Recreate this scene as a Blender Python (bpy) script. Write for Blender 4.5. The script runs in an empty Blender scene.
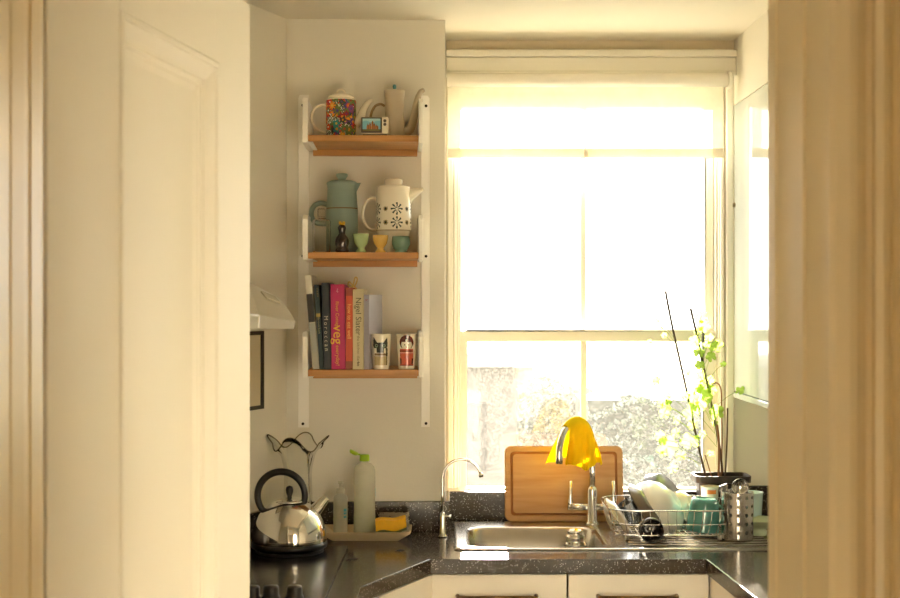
import bpy, bmesh, math, random
from mathutils import Vector, Matrix, Euler
random.seed(7)
SC = bpy.context.scene
COL = SC.collection
PI = math.pi
EYE = 1.6
F = 1350.0
def X(u, d): return (u - 450.0) / F * d
def Z(v, d): return EYE + (299.0 - v) / F * d
def P(u, v, d): return Vector((X(u, d), d, Z(v, d)))

# ------------------------------------------------------------------ materials
def lin(c):
    return tuple((x / 12.92 if x <= 0.04045 else ((x + 0.055) / 1.055) ** 2.4) for x in c)
def hx(s):
    s = s.lstrip('#')
    return lin(tuple(int(s[i:i + 2], 16) / 255 for i in (0, 2, 4)))
MATS = {}
def mat(name, col, rough=0.5, metal=0.0, var=0.0, scale=12.0, bump=0.0, bscale=None, spec=0.5, coat=0.0, stretch=None):
    if name in MATS: return MATS[name]
    m = bpy.data.materials.new(name); m.use_nodes = True
    nt = m.node_tree; b = nt.nodes['Principled BSDF']
    if isinstance(col, str): col = hx(col)
    b.inputs['Base Color'].default_value = (*col, 1)
    b.inputs['Roughness'].default_value = rough
    b.inputs['Metallic'].default_value = metal
    b.inputs['Specular IOR Level'].default_value = spec
    b.inputs['Coat Weight'].default_value = coat
    tc = nt.nodes.new('ShaderNodeTexCoord'); mp = nt.nodes.new('ShaderNodeMapping')
    nt.links.new(tc.outputs['Object'], mp.inputs['Vector'])
    if stretch: mp.inputs['Scale'].default_value = stretch
    nz = nt.nodes.new('ShaderNodeTexNoise'); nz.inputs['Scale'].default_value = scale; nz.inputs['Detail'].default_value = 4
    nt.links.new(mp.outputs[0], nz.inputs['Vector'])
    v = var if var else 0.03
    mx = nt.nodes.new('ShaderNodeMix'); mx.data_type = 'RGBA'
    mx.inputs[6].default_value = (*[max(0, c * (1 - v)) for c in col], 1)
    mx.inputs[7].default_value = (*[min(1, c * (1 + v)) for c in col], 1)
    nt.links.new(nz.outputs['Fac'], mx.inputs[0]); nt.links.new(mx.outputs[2], b.inputs['Base Color'])
    if bump:
        n2 = nt.nodes.new('ShaderNodeTexNoise'); n2.inputs['Scale'].default_value = bscale or scale * 4; n2.inputs['Detail'].default_value = 3
        nt.links.new(mp.outputs[0], n2.inputs['Vector'])
        bp = nt.nodes.new('ShaderNodeBump'); bp.inputs['Strength'].default_value = bump; bp.inputs['Distance'].default_value = 0.002
        nt.links.new(n2.outputs['Fac'], bp.inputs['Height']); nt.links.new(bp.outputs[0], b.inputs['Normal'])
    MATS[name] = m
    return m
def wood(name, c1, c2, axis='X', scale=9.0, rough=0.45):
    m = bpy.data.materials.new(name); m.use_nodes = True
    nt = m.node_tree; b = nt.nodes['Principled BSDF']
    tc = nt.nodes.new('ShaderNodeTexCoord'); mp = nt.nodes.new('ShaderNodeMapping')
    s = {'X': (0.6, 8, 8), 'Y': (8, 0.6, 8), 'Z': (8, 8, 0.6)}[axis]
    mp.inputs['Scale'].default_value = s
    nt.links.new(tc.outputs['Object'], mp.inputs['Vector'])
    nz = nt.nodes.new('ShaderNodeTexNoise'); nz.inputs['Scale'].default_value = scale
    nz.inputs['Detail'].default_value = 6; nz.inputs['Distortion'].default_value = 1.2
    nt.links.new(mp.outputs[0], nz.inputs['Vector'])
    r = nt.nodes.new('ShaderNodeValToRGB')
    r.color_ramp.elements[0].position = 0.3; r.color_ramp.elements[1].position = 0.72
    r.color_ramp.elements[0].color = (*hx(c1), 1); r.color_ramp.elements[1].color = (*hx(c2), 1)
    nt.links.new(nz.outputs['Fac'], r.inputs[0]); nt.links.new(r.outputs[0], b.inputs['Base Color'])
    b.inputs['Roughness'].default_value = rough
    MATS[name] = m
    return m
def stone(name):
    m = bpy.data.materials.new(name); m.use_nodes = True
    nt = m.node_tree; b = nt.nodes['Principled BSDF']
    tc = nt.nodes.new('ShaderNodeTexCoord')
    col = (0.032, 0.023, 0.016, 1)
    last = None
    for sc_, th, thr, c in ((290, 0.30, 0.78, (0.62, 0.58, 0.50, 1)), (600, 0.36, 0.8, (0.12, 0.10, 0.085, 1))):
        vo = nt.nodes.new('ShaderNodeTexVoronoi'); vo.inputs['Scale'].default_value = sc_
        nt.links.new(tc.outputs['Object'], vo.inputs['Vector'])
        lt = nt.nodes.new('ShaderNodeMath'); lt.operation = 'LESS_THAN'; lt.inputs[1].default_value = th
        nt.links.new(vo.outputs['Distance'], lt.inputs[0])
        sp = nt.nodes.new('ShaderNodeSeparateColor'); nt.links.new(vo.outputs['Color'], sp.inputs[0])
        gt = nt.nodes.new('ShaderNodeMath'); gt.operation = 'GREATER_THAN'; gt.inputs[1].default_value = thr
        nt.links.new(sp.outputs[0], gt.inputs[0])
        mu = nt.nodes.new('ShaderNodeMath'); mu.operation = 'MULTIPLY'
        nt.links.new(lt.outputs[0], mu.inputs[0]); nt.links.new(gt.outputs[0], mu.inputs[1])
        mx = nt.nodes.new('ShaderNodeMix'); mx.data_type = 'RGBA'
        nt.links.new(mu.outputs[0], mx.inputs[0]); mx.inputs[7].default_value = c
        if last is None: mx.inputs[6].default_value = col
        else: nt.links.new(last, mx.inputs[6])
        last = mx.outputs[2]
    nt.links.new(last, b.inputs['Base Color'])
    b.inputs['Roughness'].default_value = 0.18
    MATS[name] = m
    return m
def thin_glass(name, tint=(0.97, 0.98, 0.97), ior=1.5, dirt=0.0, gloss=0.02, dirt_col=(0.9, 0.88, 0.84), film=0.0, dscale=90):
    m = bpy.data.materials.new(name); m.use_nodes = True
    nt = m.node_tree; nt.nodes.remove(nt.nodes['Principled BSDF']); out = nt.nodes['Material Output']
    tr = nt.nodes.new('ShaderNodeBsdfTransparent'); tr.inputs[0].default_value = (*tint, 1)
    gl = nt.nodes.new('ShaderNodeBsdfGlossy'); gl.inputs['Roughness'].default_value = gloss
    fr = nt.nodes.new('ShaderNodeFresnel'); fr.inputs['IOR'].default_value = ior
    mx = nt.nodes.new('ShaderNodeMixShader')
    nt.links.new(fr.outputs[0], mx.inputs[0]); nt.links.new(tr.outputs[0], mx.inputs[1]); nt.links.new(gl.outputs[0], mx.inputs[2])
    last = mx.outputs[0]
    if dirt or film:
        tl = nt.nodes.new('ShaderNodeBsdfTranslucent'); tl.inputs[0].default_value = (*dirt_col, 1)
        tc = nt.nodes.new('ShaderNodeTexCoord')
        nz = nt.nodes.new('ShaderNodeTexNoise'); nz.inputs['Scale'].default_value = dscale; nz.inputs['Detail'].default_value = 5
        nt.links.new(tc.outputs['Object'], nz.inputs['Vector'])
        rp = nt.nodes.new('ShaderNodeMapRange'); rp.inputs[1].default_value = 0.45; rp.inputs[2].default_value = 0.75
        rp.inputs[3].default_value = film; rp.inputs[4].default_value = film + dirt
        nt.links.new(nz.outputs['Fac'], rp.inputs[0])
        m2 = nt.nodes.new('ShaderNodeMixShader')
        nt.links.new(rp.outputs[0], m2.inputs[0]); nt.links.new(last, m2.inputs[1]); nt.links.new(tl.outputs[0], m2.inputs[2])
        last = m2.outputs[0]
    nt.links.new(last, out.inputs[0])
    MATS[name] = m
    return m
def translucent(name, col, tcol, f=0.5, clear=0.0, rough_bump=0.0):
    m = bpy.data.materials.new(name); m.use_nodes = True
    nt = m.node_tree; nt.nodes.remove(nt.nodes['Principled BSDF']); out = nt.nodes['Material Output']
    tc = nt.nodes.new('ShaderNodeTexCoord')
    nz = nt.nodes.new('ShaderNodeTexNoise'); nz.inputs['Scale'].default_value = 30
    nt.links.new(tc.outputs['Object'], nz.inputs['Vector'])
    df = nt.nodes.new('ShaderNodeBsdfDiffuse'); tl = nt.nodes.new('ShaderNodeBsdfTranslucent')
    for nd, c in ((df, col), (tl, tcol)):
        if isinstance(c, str): c = hx(c)
        mx = nt.nodes.new('ShaderNodeMix'); mx.data_type = 'RGBA'
        mx.inputs[6].default_value = (*[k * 0.88 for k in c], 1); mx.inputs[7].default_value = (*[min(1, k * 1.1) for k in c], 1)
        nt.links.new(nz.outputs['Fac'], mx.inputs[0]); nt.links.new(mx.outputs[2], nd.inputs[0])
    mx = nt.nodes.new('ShaderNodeMixShader'); mx.inputs[0].default_value = f
    nt.links.new(df.outputs[0], mx.inputs[1]); nt.links.new(tl.outputs[0], mx.inputs[2])
    last = mx.outputs[0]
    if clear:
        tr = nt.nodes.new('ShaderNodeBsdfTransparent'); m2 = nt.nodes.new('ShaderNodeMixShader'); m2.inputs[0].default_value = clear
        nt.links.new(last, m2.inputs[1]); nt.links.new(tr.outputs[0], m2.inputs[2]); last = m2.outputs[0]
    nt.links.new(last, out.inputs[0])
    MATS[name] = m
    return m

WALL = mat('cream_wall_paint', '#e3ded1', 0.75, var=0.02, scale=3, bump=0.15, bscale=160)
CEIL = mat('ceiling_paint', '#e0dacb', 0.8, var=0.02, scale=2)
GLOSSW = mat('cream_gloss_paint', '#eeebe0', 0.55, var=0.02, scale=4, bump=0.12, bscale=45, spec=0.3)
FRAMEP = mat('window_gloss_paint', '#e4e0d4', 0.35, var=0.02, scale=6, bump=0.08, bscale=60)
JAMB = mat('door_frame_paint', '#dccaa0', 0.4, var=0.04, scale=5, bump=0.15, bscale=40, stretch=(1, 1, 0.12))
CABW = mat('white_gloss_cabinet', '#c6ccc9', 0.06, var=0.01)
CABC = mat('cream_cabinet', '#f0ebe0', 0.35, var=0.015)
STONE = stone('dark_speckled_stone')
STEEL = mat('brushed_steel', (0.47, 0.44, 0.40), 0.26, 1.0, var=0.05, scale=40)
CHROME = mat('polished_steel', (0.74, 0.72, 0.68), 0.07, 1.0)
SATIN = mat('satin_steel', (0.60, 0.57, 0.53), 0.19, 1.0, var=0.05, scale=60)
BLACK = mat('black_plastic', '#17120f', 0.35)
BLACKG = mat('black_glass', '#0f0d0c', 0.22)
WHITEM = mat('white_metal', '#f6f3ec', 0.4)
OAK = wood('oiled_oak', '#b07840', '#c89258', 'X', 5)
BOARDW = wood('board_beech', '#b08050', '#c69c6a', 'X', 4, 0.5)
FLOORW = wood('floor_oak', '#a98a63', '#c4a880', 'Y', 3, 0.4)
GLASS = thin_glass('clear_glass', (0.97, 0.97, 0.95), 1.33)
PANE = thin_glass('window_glass', (0.98, 0.98, 0.97), 1.5, dirt=0.035, film=0.016, dscale=170)
PANEU = thin_glass('upper_window_glass', (0.99, 0.99, 0.98), 1.5, dirt=0.02, film=0.01)
HOLE = mat('dark_hole', '#241a12', 0.8)

# ------------------------------------------------------------------ mesh builder
class MB:
    def __init__(s): s.v = []; s.f = []; s.mi = []; s.sm = []
    def add(s, vs, fs, mi=0, smooth=False):
        o = len(s.v); s.v += [tuple(v) for v in vs]
        for i, f in enumerate(fs):
            s.f.append([o + k for k in f]); s.mi.append(mi[i] if isinstance(mi, list) else mi); s.sm.append(smooth)
        return s
    def box(s, x0, x1, y0, y1, z0, z1, mi=0):
        v = [(x, y, z) for z in (z0, z1) for y in (y0, y1) for x in (x0, x1)]
        return s.add(v, [(0, 2, 3, 1), (4, 5, 7, 6), (0, 1, 5, 4), (2, 6, 7, 3), (0, 4, 6, 2), (1, 3, 7, 5)], mi)
    def prism(s, poly, z0, z1, mi=0, smooth=False):
        a = sum(poly[i][0] * poly[(i + 1) % len(poly)][1] - poly[(i + 1) % len(poly)][0] * poly[i][1] for i in range(len(poly)))
        if a < 0: poly = poly[::-1]
        n = len(poly)
        v = [(p[0], p[1], z0) for p in poly] + [(p[0], p[1], z1) for p in poly]
        s.add(v, [tuple(range(n - 1, -1, -1)), tuple(range(n, 2 * n))], mi)
        return s.add(v, [(i, (i + 1) % n, n + (i + 1) % n, n + i) for i in range(n)], mi, smooth)
    def extrude(s, poly, vec, mi=0):
        n = len(poly); vec = Vector(vec); poly = [Vector(p) for p in poly]
        v = poly + [p + vec for p in poly]
        return s.add(v, [tuple(range(n - 1, -1, -1)), tuple(range(n, 2 * n))] + [(i, (i + 1) % n, n + (i + 1) % n, n + i) for i in range(n)], mi)
    def tube(s, pts, r, n=10, mi=0, caps=True, closed=False):
        pts = [Vector(p) for p in pts]; m = len(pts)
        rr = r if isinstance(r, (list, tuple)) else [r] * m
        tang = []
        for i in range(m):
            a = pts[(i - 1) % m] if (closed or i > 0) else pts[i]
            b = pts[(i + 1) % m] if (closed or i < m - 1) else pts[i]
            t = (b - a); tang.append(t.normalized() if t.length > 1e-9 else Vector((0, 0, 1)))
        t0 = tang[0]; up = Vector((0, 0, 1)) if abs(t0.z) < 0.9 else Vector((1, 0, 0))
        nrm = (up - t0 * up.dot(t0)).normalized()
        vs = []
        for i in range(m):
            t = tang[i]; nrm = (nrm - t * nrm.dot(t))
            nrm = nrm.normalized() if nrm.length > 1e-6 else t.orthogonal().normalized()
            bn = t.cross(nrm)
            for k in range(n):
                a = 2 * PI * k / n
                vs.append(pts[i] + (nrm * math.cos(a) + bn * math.sin(a)) * rr[i])
        fs = []
        for i in range(m if closed else m - 1):
            j = (i + 1) % m
            for k in range(n):
                fs.append((i * n + k, i * n + (k + 1) % n, j * n + (k + 1) % n, j * n + k))
        o = len(s.v)
        s.add(vs, fs, mi, True)
        if caps and not closed:
            s.f.append([o + k for k in range(n - 1, -1, -1)]); s.mi.append(mi); s.sm.append(False)
            s.f.append([o + (m - 1) * n + k for k in range(n)]); s.mi.append(mi); s.sm.append(False)
        return s
    def lathe(s, prof, n=40, c=(0, 0, 0), mi=0, fn=None, M=None, wob=None):
        # prof: (r, z) from bottom to top
        vs = []; fs = []; mis = []
        for r, z in prof:
            for k in range(n):
                a = 2 * PI * k / n
                q = Vector((r * math.cos(a), r * math.sin(a), z))
                if wob: q = wob(q, a, r, z)
                if M is not None: q = M @ q
                vs.append(q + Vector(c))
        for i in range(len(prof) - 1):
            for k in range(n):
                fs.append((i * n + k, i * n + (k + 1) % n, (i + 1) * n + (k + 1) % n, (i + 1) * n + k))
                if fn:
                    a = 2 * PI * (k + 0.5) / n
                    da = (a + PI / 2 + PI) % (2 * PI) - PI      # 0 = facing -Y (the camera side)
                    mis.append(fn(da * 0.5 * (prof[i][0] + prof[i + 1][0]), 0.5 * (prof[i][1] + prof[i + 1][1])))
                else: mis.append(mi)
        return s.add(vs, fs, mis, True)
    def build(s, name, mats, parent=None, loc=None, rot=None, bevel=0.0, seg=2, sub=0, auto=40, solid=0.0):
        me = bpy.data.meshes.new(name)
        me.from_pydata(s.v, [], s.f)
        if not isinstance(mats, (list, tuple)): mats = [mats]
        for m in mats: me.materials.append(m)
        me.polygons.foreach_set('material_index', s.mi); me.polygons.foreach_set('use_smooth', s.sm)
        bm = bmesh.new(); bm.from_mesh(me)
        bmesh.ops.remove_doubles(bm, verts=bm.verts, dist=1e-6)
        bmesh.ops.recalc_face_normals(bm, faces=bm.faces)
        bm.to_mesh(me); bm.free(); me.update()
        o = bpy.data.objects.new(name, me); COL.objects.link(o)
        if parent: o.parent = parent
        if loc is not None: o.location = loc
        if rot is not None: o.rotation_euler = rot
        if solid:
            md = o.modifiers.new('solid', 'SOLIDIFY'); md.thickness = solid; md.offset = 0
        if bevel:
            md = o.modifiers.new('bevel', 'BEVEL'); md.width = bevel; md.segments = seg; md.limit_method = 'ANGLE'; md.angle_limit = math.radians(35)
            md.harden_normals = False
        if sub:
            md = o.modifiers.new('sub', 'SUBSURF'); md.levels = sub; md.render_levels = sub
        return o

def thing(name, label, cat, loc=(0, 0, 0), rot=(0, 0, 0), group=None):
    o = bpy.data.objects.new(name, None); COL.objects.link(o)
    o.empty_display_size = 0.05
    o.location = loc; o.rotation_euler = rot
    o['label'] = label; o['category'] = cat
    if group: o['group'] = group
    return o
def tag(o, label, cat, group=None):
    o['label'] = label; o['category'] = cat
    if group: o['group'] = group
    return o
def struct(o):
    o['kind'] = 'structure'; return o
def arc(c, r, a0, a1, n, ex, ez):
    c = Vector(c); ex = Vector(ex); ez = Vector(ez)
    return [c + ex * (r * math.cos(a0 + (a1 - a0) * i / n)) + ez * (r * math.sin(a0 + (a1 - a0) * i / n)) for i in range(n + 1)]
def rrect(x0, x1, y0, y1, r, n=6):
    pts = []
    for cx, cy, a in ((x1 - r, y1 - r, 0), (x0 + r, y1 - r, PI / 2), (x0 + r, y0 + r, PI), (x1 - r, y0 + r, 1.5 * PI)):
        for i in range(n + 1):
            t = a + PI / 2 * i / n; pts.append((cx + r * math.cos(t), cy + r * math.sin(t)))
    return pts
def fine(prof, step=0.002):
    out = [prof[0]]
    for (r0, z0), (r1, z1) in zip(prof, prof[1:]):
        n = max(1, int(max(abs(z1 - z0), abs(r1 - r0)) / step))
        for i in range(1, n + 1): out.append((r0 + (r1 - r0) * i / n, z0 + (z1 - z0) * i / n))
    return out
def text(name, body, size, m, parent, M, extrude=0.0002, align='LEFT'):
    cu = bpy.data.curves.new('t', 'FONT'); cu.body = body; cu.size = size; cu.extrude = extrude
    cu.align_x = align; cu.align_y = 'CENTER'; cu.resolution_u = 3
    t = bpy.data.objects.new('t', cu); COL.objects.link(t)
    dg = bpy.context.evaluated_depsgraph_get()
    me = bpy.data.meshes.new_from_object(t.evaluated_get(dg))
    bpy.data.objects.remove(t); bpy.data.curves.remove(cu)
    me.name = name
    me.materials.clear(); me.materials.append(m)
    me.transform(M)
    o = bpy.data.objects.new(name, me); COL.objects.link(o); o.parent = parent
    return o

# ------------------------------------------------------------------ the room
H = 2.43
WT = 0.91
LT = 0.39                                  # slant of the left wall
def lw(d): return -0.483 - LT * (4.0 - d)  # X of the left wall at depth d
WD = 4.35                                  # window wall
SD = 4.0                                   # shelf wall
struct(MB().box(-2.2, 1.6, -2.2, 4.5, -0.1, 0).build('floor', FLOORW))
struct(MB().box(-2.2, 1.6, -2.2, 4.62, H, H + 0.1).build('ceiling', CEIL))
YW = 0.037                                 # the shelf wall stands slightly askew
def sw(x): return SD + (x + 0.483) * YW
struct(MB().prism([(-0.70, sw(-0.70)), (-0.015, sw(-0.015)), (-0.015, 4.62), (-0.70, 4.62)], 0, H).build('wall_chimney', WALL))
struct(MB().prism([(lw(4.0) - 0.001, 4.0), (lw(1.47), 1.47), (lw(1.47) - 0.12, 1.47), (lw(4.0) - 0.12, 4.02), (lw(4.0) - 0.001, 4.02)], 0, H).build('wall_left', WALL))
struct(MB().box(1.2, 1.32, 1.47, 4.6, 0, H).build('wall_right', WALL))
# window wall with its opening
WX0, WX1, WZ0, WZ1 = -0.008, 0.912, 0.93, 2.315
struct(MB().box(-0.015, 1.2, WD, 4.6, 0, WZ0).box(-0.015, 1.2, WD, 4.6, WZ1, H).box(WX1, 1.2, WD, 4.6, WZ0, WZ1).box(-0.015, WX0, WD, 4.6, WZ0, WZ1).build('wall_back', WALL))
# wall with the doorway
DL, DR = -0.452, 0.352
struct(MB().box(-1.6, DL - 0.03, 1.33, 1.47, 0, H).box(DR + 0.02, 1.32, 1.33, 1.47, 0, H).box(DL - 0.03, DR + 0.02, 1.33, 1.47, 2.10, H).build('wall_front', WALL))
struct(MB().box(-1.1, -1.0, -1.9, 1.33, 0, H).build('wall_hall_left', WALL))
Y0, Y1, A0, A1 = -0.95, 0.25, 0.95, 2.05
struct(MB().box(1.0, 1.1, -1.9, Y0, 0, H).box(1.0, 1.1, Y1, 1.33, 0, H).box(1.0, 1.1, Y0, Y1, 0, A0).box(1.0, 1.1, Y0, Y1, A1, H).build('wall_hall_right', WALL))
hw = bpy.data.objects.new('added_hall_window', None); COL.objects.link(hw); hw['kind'] = 'structure'  # unseen hall window, added to bring more light onto the open door
MB().box(1.02, 1.08, Y0, Y0 + 0.05, A0, A1).box(1.02, 1.08, Y1 - 0.05, Y1, A0, A1).box(1.02, 1.08, Y0 + 0.05, Y1 - 0.05, A0, A0 + 0.05).box(1.02, 1.08, Y0 + 0.05, Y1 - 0.05, A1 - 0.05, A1).box(1.03, 1.07, Y0 + 0.05, Y1 - 0.05, 1.51, 1.54).build('window_frame', FRAMEP, hw)
MB().add([(1.05, Y0 + 0.05, A0 + 0.05), (1.05, Y1 - 0.05, A0 + 0.05), (1.05, Y1 - 0.05, A1 - 0.05), (1.05, Y0 + 0.05, A1 - 0.05)], [(0, 1, 2, 3)]).build('pane', PANEU, hw)
struct(MB().box(-1.1, 1.1, -2.0, -1.9, 0, H).build('wall_hall_back', WALL))
# coving line between shelf wall and ceiling (thin filler) and boxing above wall cabinet
struct(MB().box(0.912, 1.2, 1.6, WD, 2.222, H).build('trim_1', WALL))

# right door frame: moulded, vertical
prof = [(768, 1.475), (774, 1.447), (775.5, 1.4405), (777, 1.4395), (779, 1.433), (790, 1.39), (803, 1.338), (806, 1.338), (809, 1.325), (814, 1.31), (822, 1.287), (826.5, 1.272),
        (829, 1.262), (836, 1.2585), (850, 1.2585), (857, 1.262), (860, 1.272), (866, 1.280), (872, 1.277), (875, 1.268), (884, 1.266), (889, 1.270), (892, 1.276), (897, 1.268), (903, 1.258), (925, 1.256), (929, 1.262), (935, 1.33)]
poly = [(X(u, d), d) for u, d in prof] + [(0.46, 1.335), (0.40, 1.40), (0.40, 1.475)]
struct(MB().prism(poly, 0, 2.12).build('trim_2', JAMB, bevel=0.0015))
prof = [(43.5, 1.475), (42.5, 1.462), (40, 1.444), (33, 1.418), (31, 1.412), (29.5, 1.4125), (27.5, 1.405), (24, 1.385), (12, 1.35), (9, 1.345), (7, 1.338), (2, 1.322), (-8, 1.29), (-14, 1.284), (-40, 1.28), (-60, 1.283), (-70, 1.33)]
poly = [(X(u, d), d) for u, d in prof] + [(-0.52, 1.335), (-0.50, 1.40), (-0.50, 1.475)]
struct(MB().prism(poly, 0, 2.12).build('trim_3', JAMB, bevel=0.0015))
struct(MB().box(-0.50, 0.44, 1.27, 1.475, 2.092, 2.12).build('trim_4', JAMB, bevel=0.003))

# ---- the open door leaf
ex = Vector((0.150, 0.9887, 0)); en = Vector((0.9887, -0.150, 0))
door = thing('door', 'cream panelled door standing open at the left', 'door')
del door['label'], door['category']; door.name = 'door_1'; door['kind'] = 'structure'
DO = Vector((-0.4425, 1.484, 0))
def dp(t, z, h): 
    q = DO + ex * t + en * h; return Vector((q.x, q.y, z))
def dbox(mb, t0, t1, z0, z1, h0, h1):
    v = [dp(t, z, h) for z in (z0, z1) for h in (h0, h1) for t in (t0, t1)]
    mb.add(v, [(0, 2, 3, 1), (4, 5, 7, 6), (0, 1, 5, 4), (2, 6, 7, 3), (0, 4, 6, 2), (1, 3, 7, 5)])
TW, PT0, PT1 = 0.752, 0.205, 0.578
for t0, t1 in ((0, PT0), (PT1, TW)):
    mb = MB(); dbox(mb, t0, t1, 0.01, 2.085, -0.04, 0); mb.build('stile', GLOSSW, door, bevel=0.0025)
for z0, z1 in ((0.01, 0.20), (0.80, 0.95), (1.957, 2.085)): 
    mb = MB(); dbox(mb, PT0, PT1, z0, z1, -0.04, 0); mb.build('rail', GLOSSW, door)
mb = MB()
for z0, z1 in ((0.20, 0.80), (0.95, 1.957)):
    dbox(mb, PT0, PT1, z0, z1, -0.034, -0.0215)
mb.build('door_panel', GLOSSW, door)
MP = [(-0.004, 0.0), (-0.0035, 0.0035), (0.0, 0.005), (0.005, 0.004), (0.0065, 0.0), (0.012, -0.0015), (0.022, -0.0045), (0.027, -0.0085), (0.0285, -0.0145), (0.035, -0.0145), (0.039, -0.0185), (0.046, -0.0215)]
for z0, z1 in ((0.20, 0.80), (0.95, 1.957)):
    mb = MB(); vs = []; fs = []
    for w, h in MP:
        vs += [dp(PT0 + w, z0 + w, h), dp(PT1 - w, z0 + w, h), dp(PT1 - w, z1 - w, h), dp(PT0 + w, z1 - w, h)]
    for i in range(len(MP) - 1):
        for k in range(4): fs.append((4 * i + k, 4 * i + (k + 1) % 4, 4 * i + 4 + (k + 1) % 4, 4 * i + 4 + k))
    mb.add(vs, fs); mb.build('panel_moulding', GLOSSW, door)

# ---- the window
win = bpy.data.objects.new('window_1', None); COL.objects.link(win); win['kind'] = 'structure'
GL, GU = 4.41, 4.46
mb = MB()
# box frame: jambs, head, sill
for s, x0, x1 in ((1, WX0, 0.0), (-1, 0.885, WX1)): pass
mb.box(WX0, 0.030, 4.386, 4.58, WZ0, WZ1); mb.box(0.868, WX1, 4.386, 4.58, WZ0, WZ1)
mb.box(0.030, 0.868, 4.386, 4.58, 2.275, WZ1); mb.box(WX0, WX1, 4.44, 4.62, WZ0 - 0.05, 0.940)
mb.build('window_frame', FRAMEP, win, bevel=0.002)
mb = MB()
for x0, x1, d0 in ((WX0, 0.030, 4.362), (0.868, WX1 - 0.001, 4.362), (WX0, 0.010, 4.335), (0.010, 0.020, 4.342), (0.030, 0.036, 4.385), (0.862, 0.868, 4.385), (0.872, 0.882, 4.345), (0.888, WX1 - 0.001, 4.332)):
    mb.box(x0, x1, d0, 4.40, 0.99, WZ1)
mb.build('staff_bead', FRAMEP, win, bevel=0.003)
mb = MB()   # lower sash
LX0, LX1, BX0, BX1 = X(466.5, GL), X(702, GL), X(580.5, GL), X(586.5, GL)
mb.box(0.031, LX0, GL - 0.02, GL + 0.02, 0.973, 1.497); mb.box(LX1, 0.867, GL - 0.02, GL + 0.02, 0.973, 1.497)
mb.box(LX0, LX1, GL - 0.02, GL + 0.02, 0.973, 0.985); mb.box(LX0, LX1, GL - 0.02, GL + 0.02, 1.463, 1.497)
mb.box(BX0, BX1, GL - 0.012, GL + 0.012, 0.985, 1.463)
mb.build('lower_sash', FRAMEP, win, bevel=0.003)
mb = MB()   # upper sash
UX0, UX1, CX0, CX1 = X(461, GU), X(704, GU), X(580.5, GU), X(585.5, GU)
mb.box(0.031, UX0, GU - 0.02, GU + 0.02, 1.46, 2.275); mb.box(UX1, 0.867, GU - 0.02, GU + 0.02, 1.46, 2.275)
mb.box(UX0, UX1, GU - 0.02, GU + 0.02, 1.46, 1.492); mb.box(UX0, UX1, GU - 0.02, GU + 0.02, 2.235, 2.275)
mb.box(CX0, CX1, GU - 0.012, GU + 0.012, 1.492, 2.235)
mb.build('upper_sash', FRAMEP, win, bevel=0.003)
for x0, x1 in ((LX0, BX0), (BX1, LX1)):
    MB().add([(x0, GL, 0.985), (x1, GL, 0.985), (x1, GL, 1.463), (x0, GL, 1.463)], [(0, 1, 2, 3)]).build('pane', PANE, win)
for x0, x1 in ((UX0, CX0), (CX1, UX1)):
    MB().add([(x0, GU, 1.492), (x1, GU, 1.492), (x1, GU, 2.235), (x0, GU, 2.235)], [(0, 1, 2, 3)]).build('pane', PANEU, win)
struct(MB().box(-0.0135, 0.911, 4.2225, 4.385, WT + 0.0005, 0.968).build('trim_7', FRAMEP, bevel=0.003))
# head boarding above the blind
mb = MB()
mb.box(-0.013, 0.912, 4.300, 4.35, Z(72, 4.3), Z(57, 4.3)); mb.box(-0.013, 0.912, 4.285, 4.35, Z(57, 4.3) , Z(50, 4.3))
mb.box(-0.013, 0.912, 4.292, 4.35, Z(76, 4.3), Z(71, 4.3))
struct(mb.build('trim_5', FRAMEP, bevel=0.004))
struct(MB().box(-0.013, 0.912, 4.335, 4.35, Z(50, 4.3), H).build('trim_6', mat('painted_shade_tan', '#d8cbb0', 0.7)))  # tan strip, its colour stands in for the shade below the ceiling

# ---- roller blind
bl = thing('roller_blind', 'white roller blind pulled a short way down over the top of the window', 'blind', (0.45, 4.262, 2.31))
def L(o, x, y, z): return (x - o.location.x, y - o.location.y, z - o.location.z)
BR = 0.022; bz = Z(80, 4.26)
MB().tube([L(bl, -0.009, 4.262, bz), L(bl, 0.876, 4.262, bz)], BR, 24).build('roller_tube', mat('blind_fabric_roll', '#efeadf', 0.8), bl)
BLIND = translucent('blind_fabric', '#e8e2d4', '#ebe5d6', 0.48, 0.16)
zb = Z(152, 4.25)
vs = []; fs = []
for i in range(13):
    z = bz - 0.005 + (zb - bz) * i / 12
    for x in (-0.006, 0.868): vs.append(L(bl, x, 4.283 + 0.002 * math.sin(i), z))
for i in range(12): fs.append((2 * i, 2 * i + 1, 2 * i + 3, 2 * i + 2))
MB().add(vs, fs, 0, True).build('blind_fabric', BLIND, bl)
MB().box(*[a for p in zip(L(bl, -0.006, 4.278, zb - 0.015), L(bl, 0.868, 4.288, zb + 0.015)) for a in p]).build('bottom_bar', translucent('blind_bar_cover', '#f2ede0', '#efe8d8', 0.25), bl, bevel=0.003)
MB().lathe([(0.0, -0.012), (0.006, -0.012), (0.008, 0), (0.006, 0.012), (0, 0.012)], 12, L(bl, 0.43, 4.272, zb)).build('blind_pull', mat('blind_bar', '#efe8d8'), bl)
MB().lathe([(0, 0), (0.027, 0), (0.029, 0.004), (0.029, 0.012), (0.02, 0.016), (0, 0.016)], 24, L(bl, 0.876, 4.262, bz), M=Matrix.Rotation(PI / 2, 3, 'Y')).build('end_bracket', FRAMEP, bl)
mb = MB()
for k in range(150):
    z = bz - 0.02 - k * 0.0068
    for dy in (0.018,):
        mb.lathe([(0, -0.0022), (0.0022, 0), (0, 0.0022)], 5, L(bl, 0.893, 4.262 - dy, z))
c = mb.build('bead_chain', mat('chain_plastic', '#e9dec2', 0.4), bl)
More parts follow.
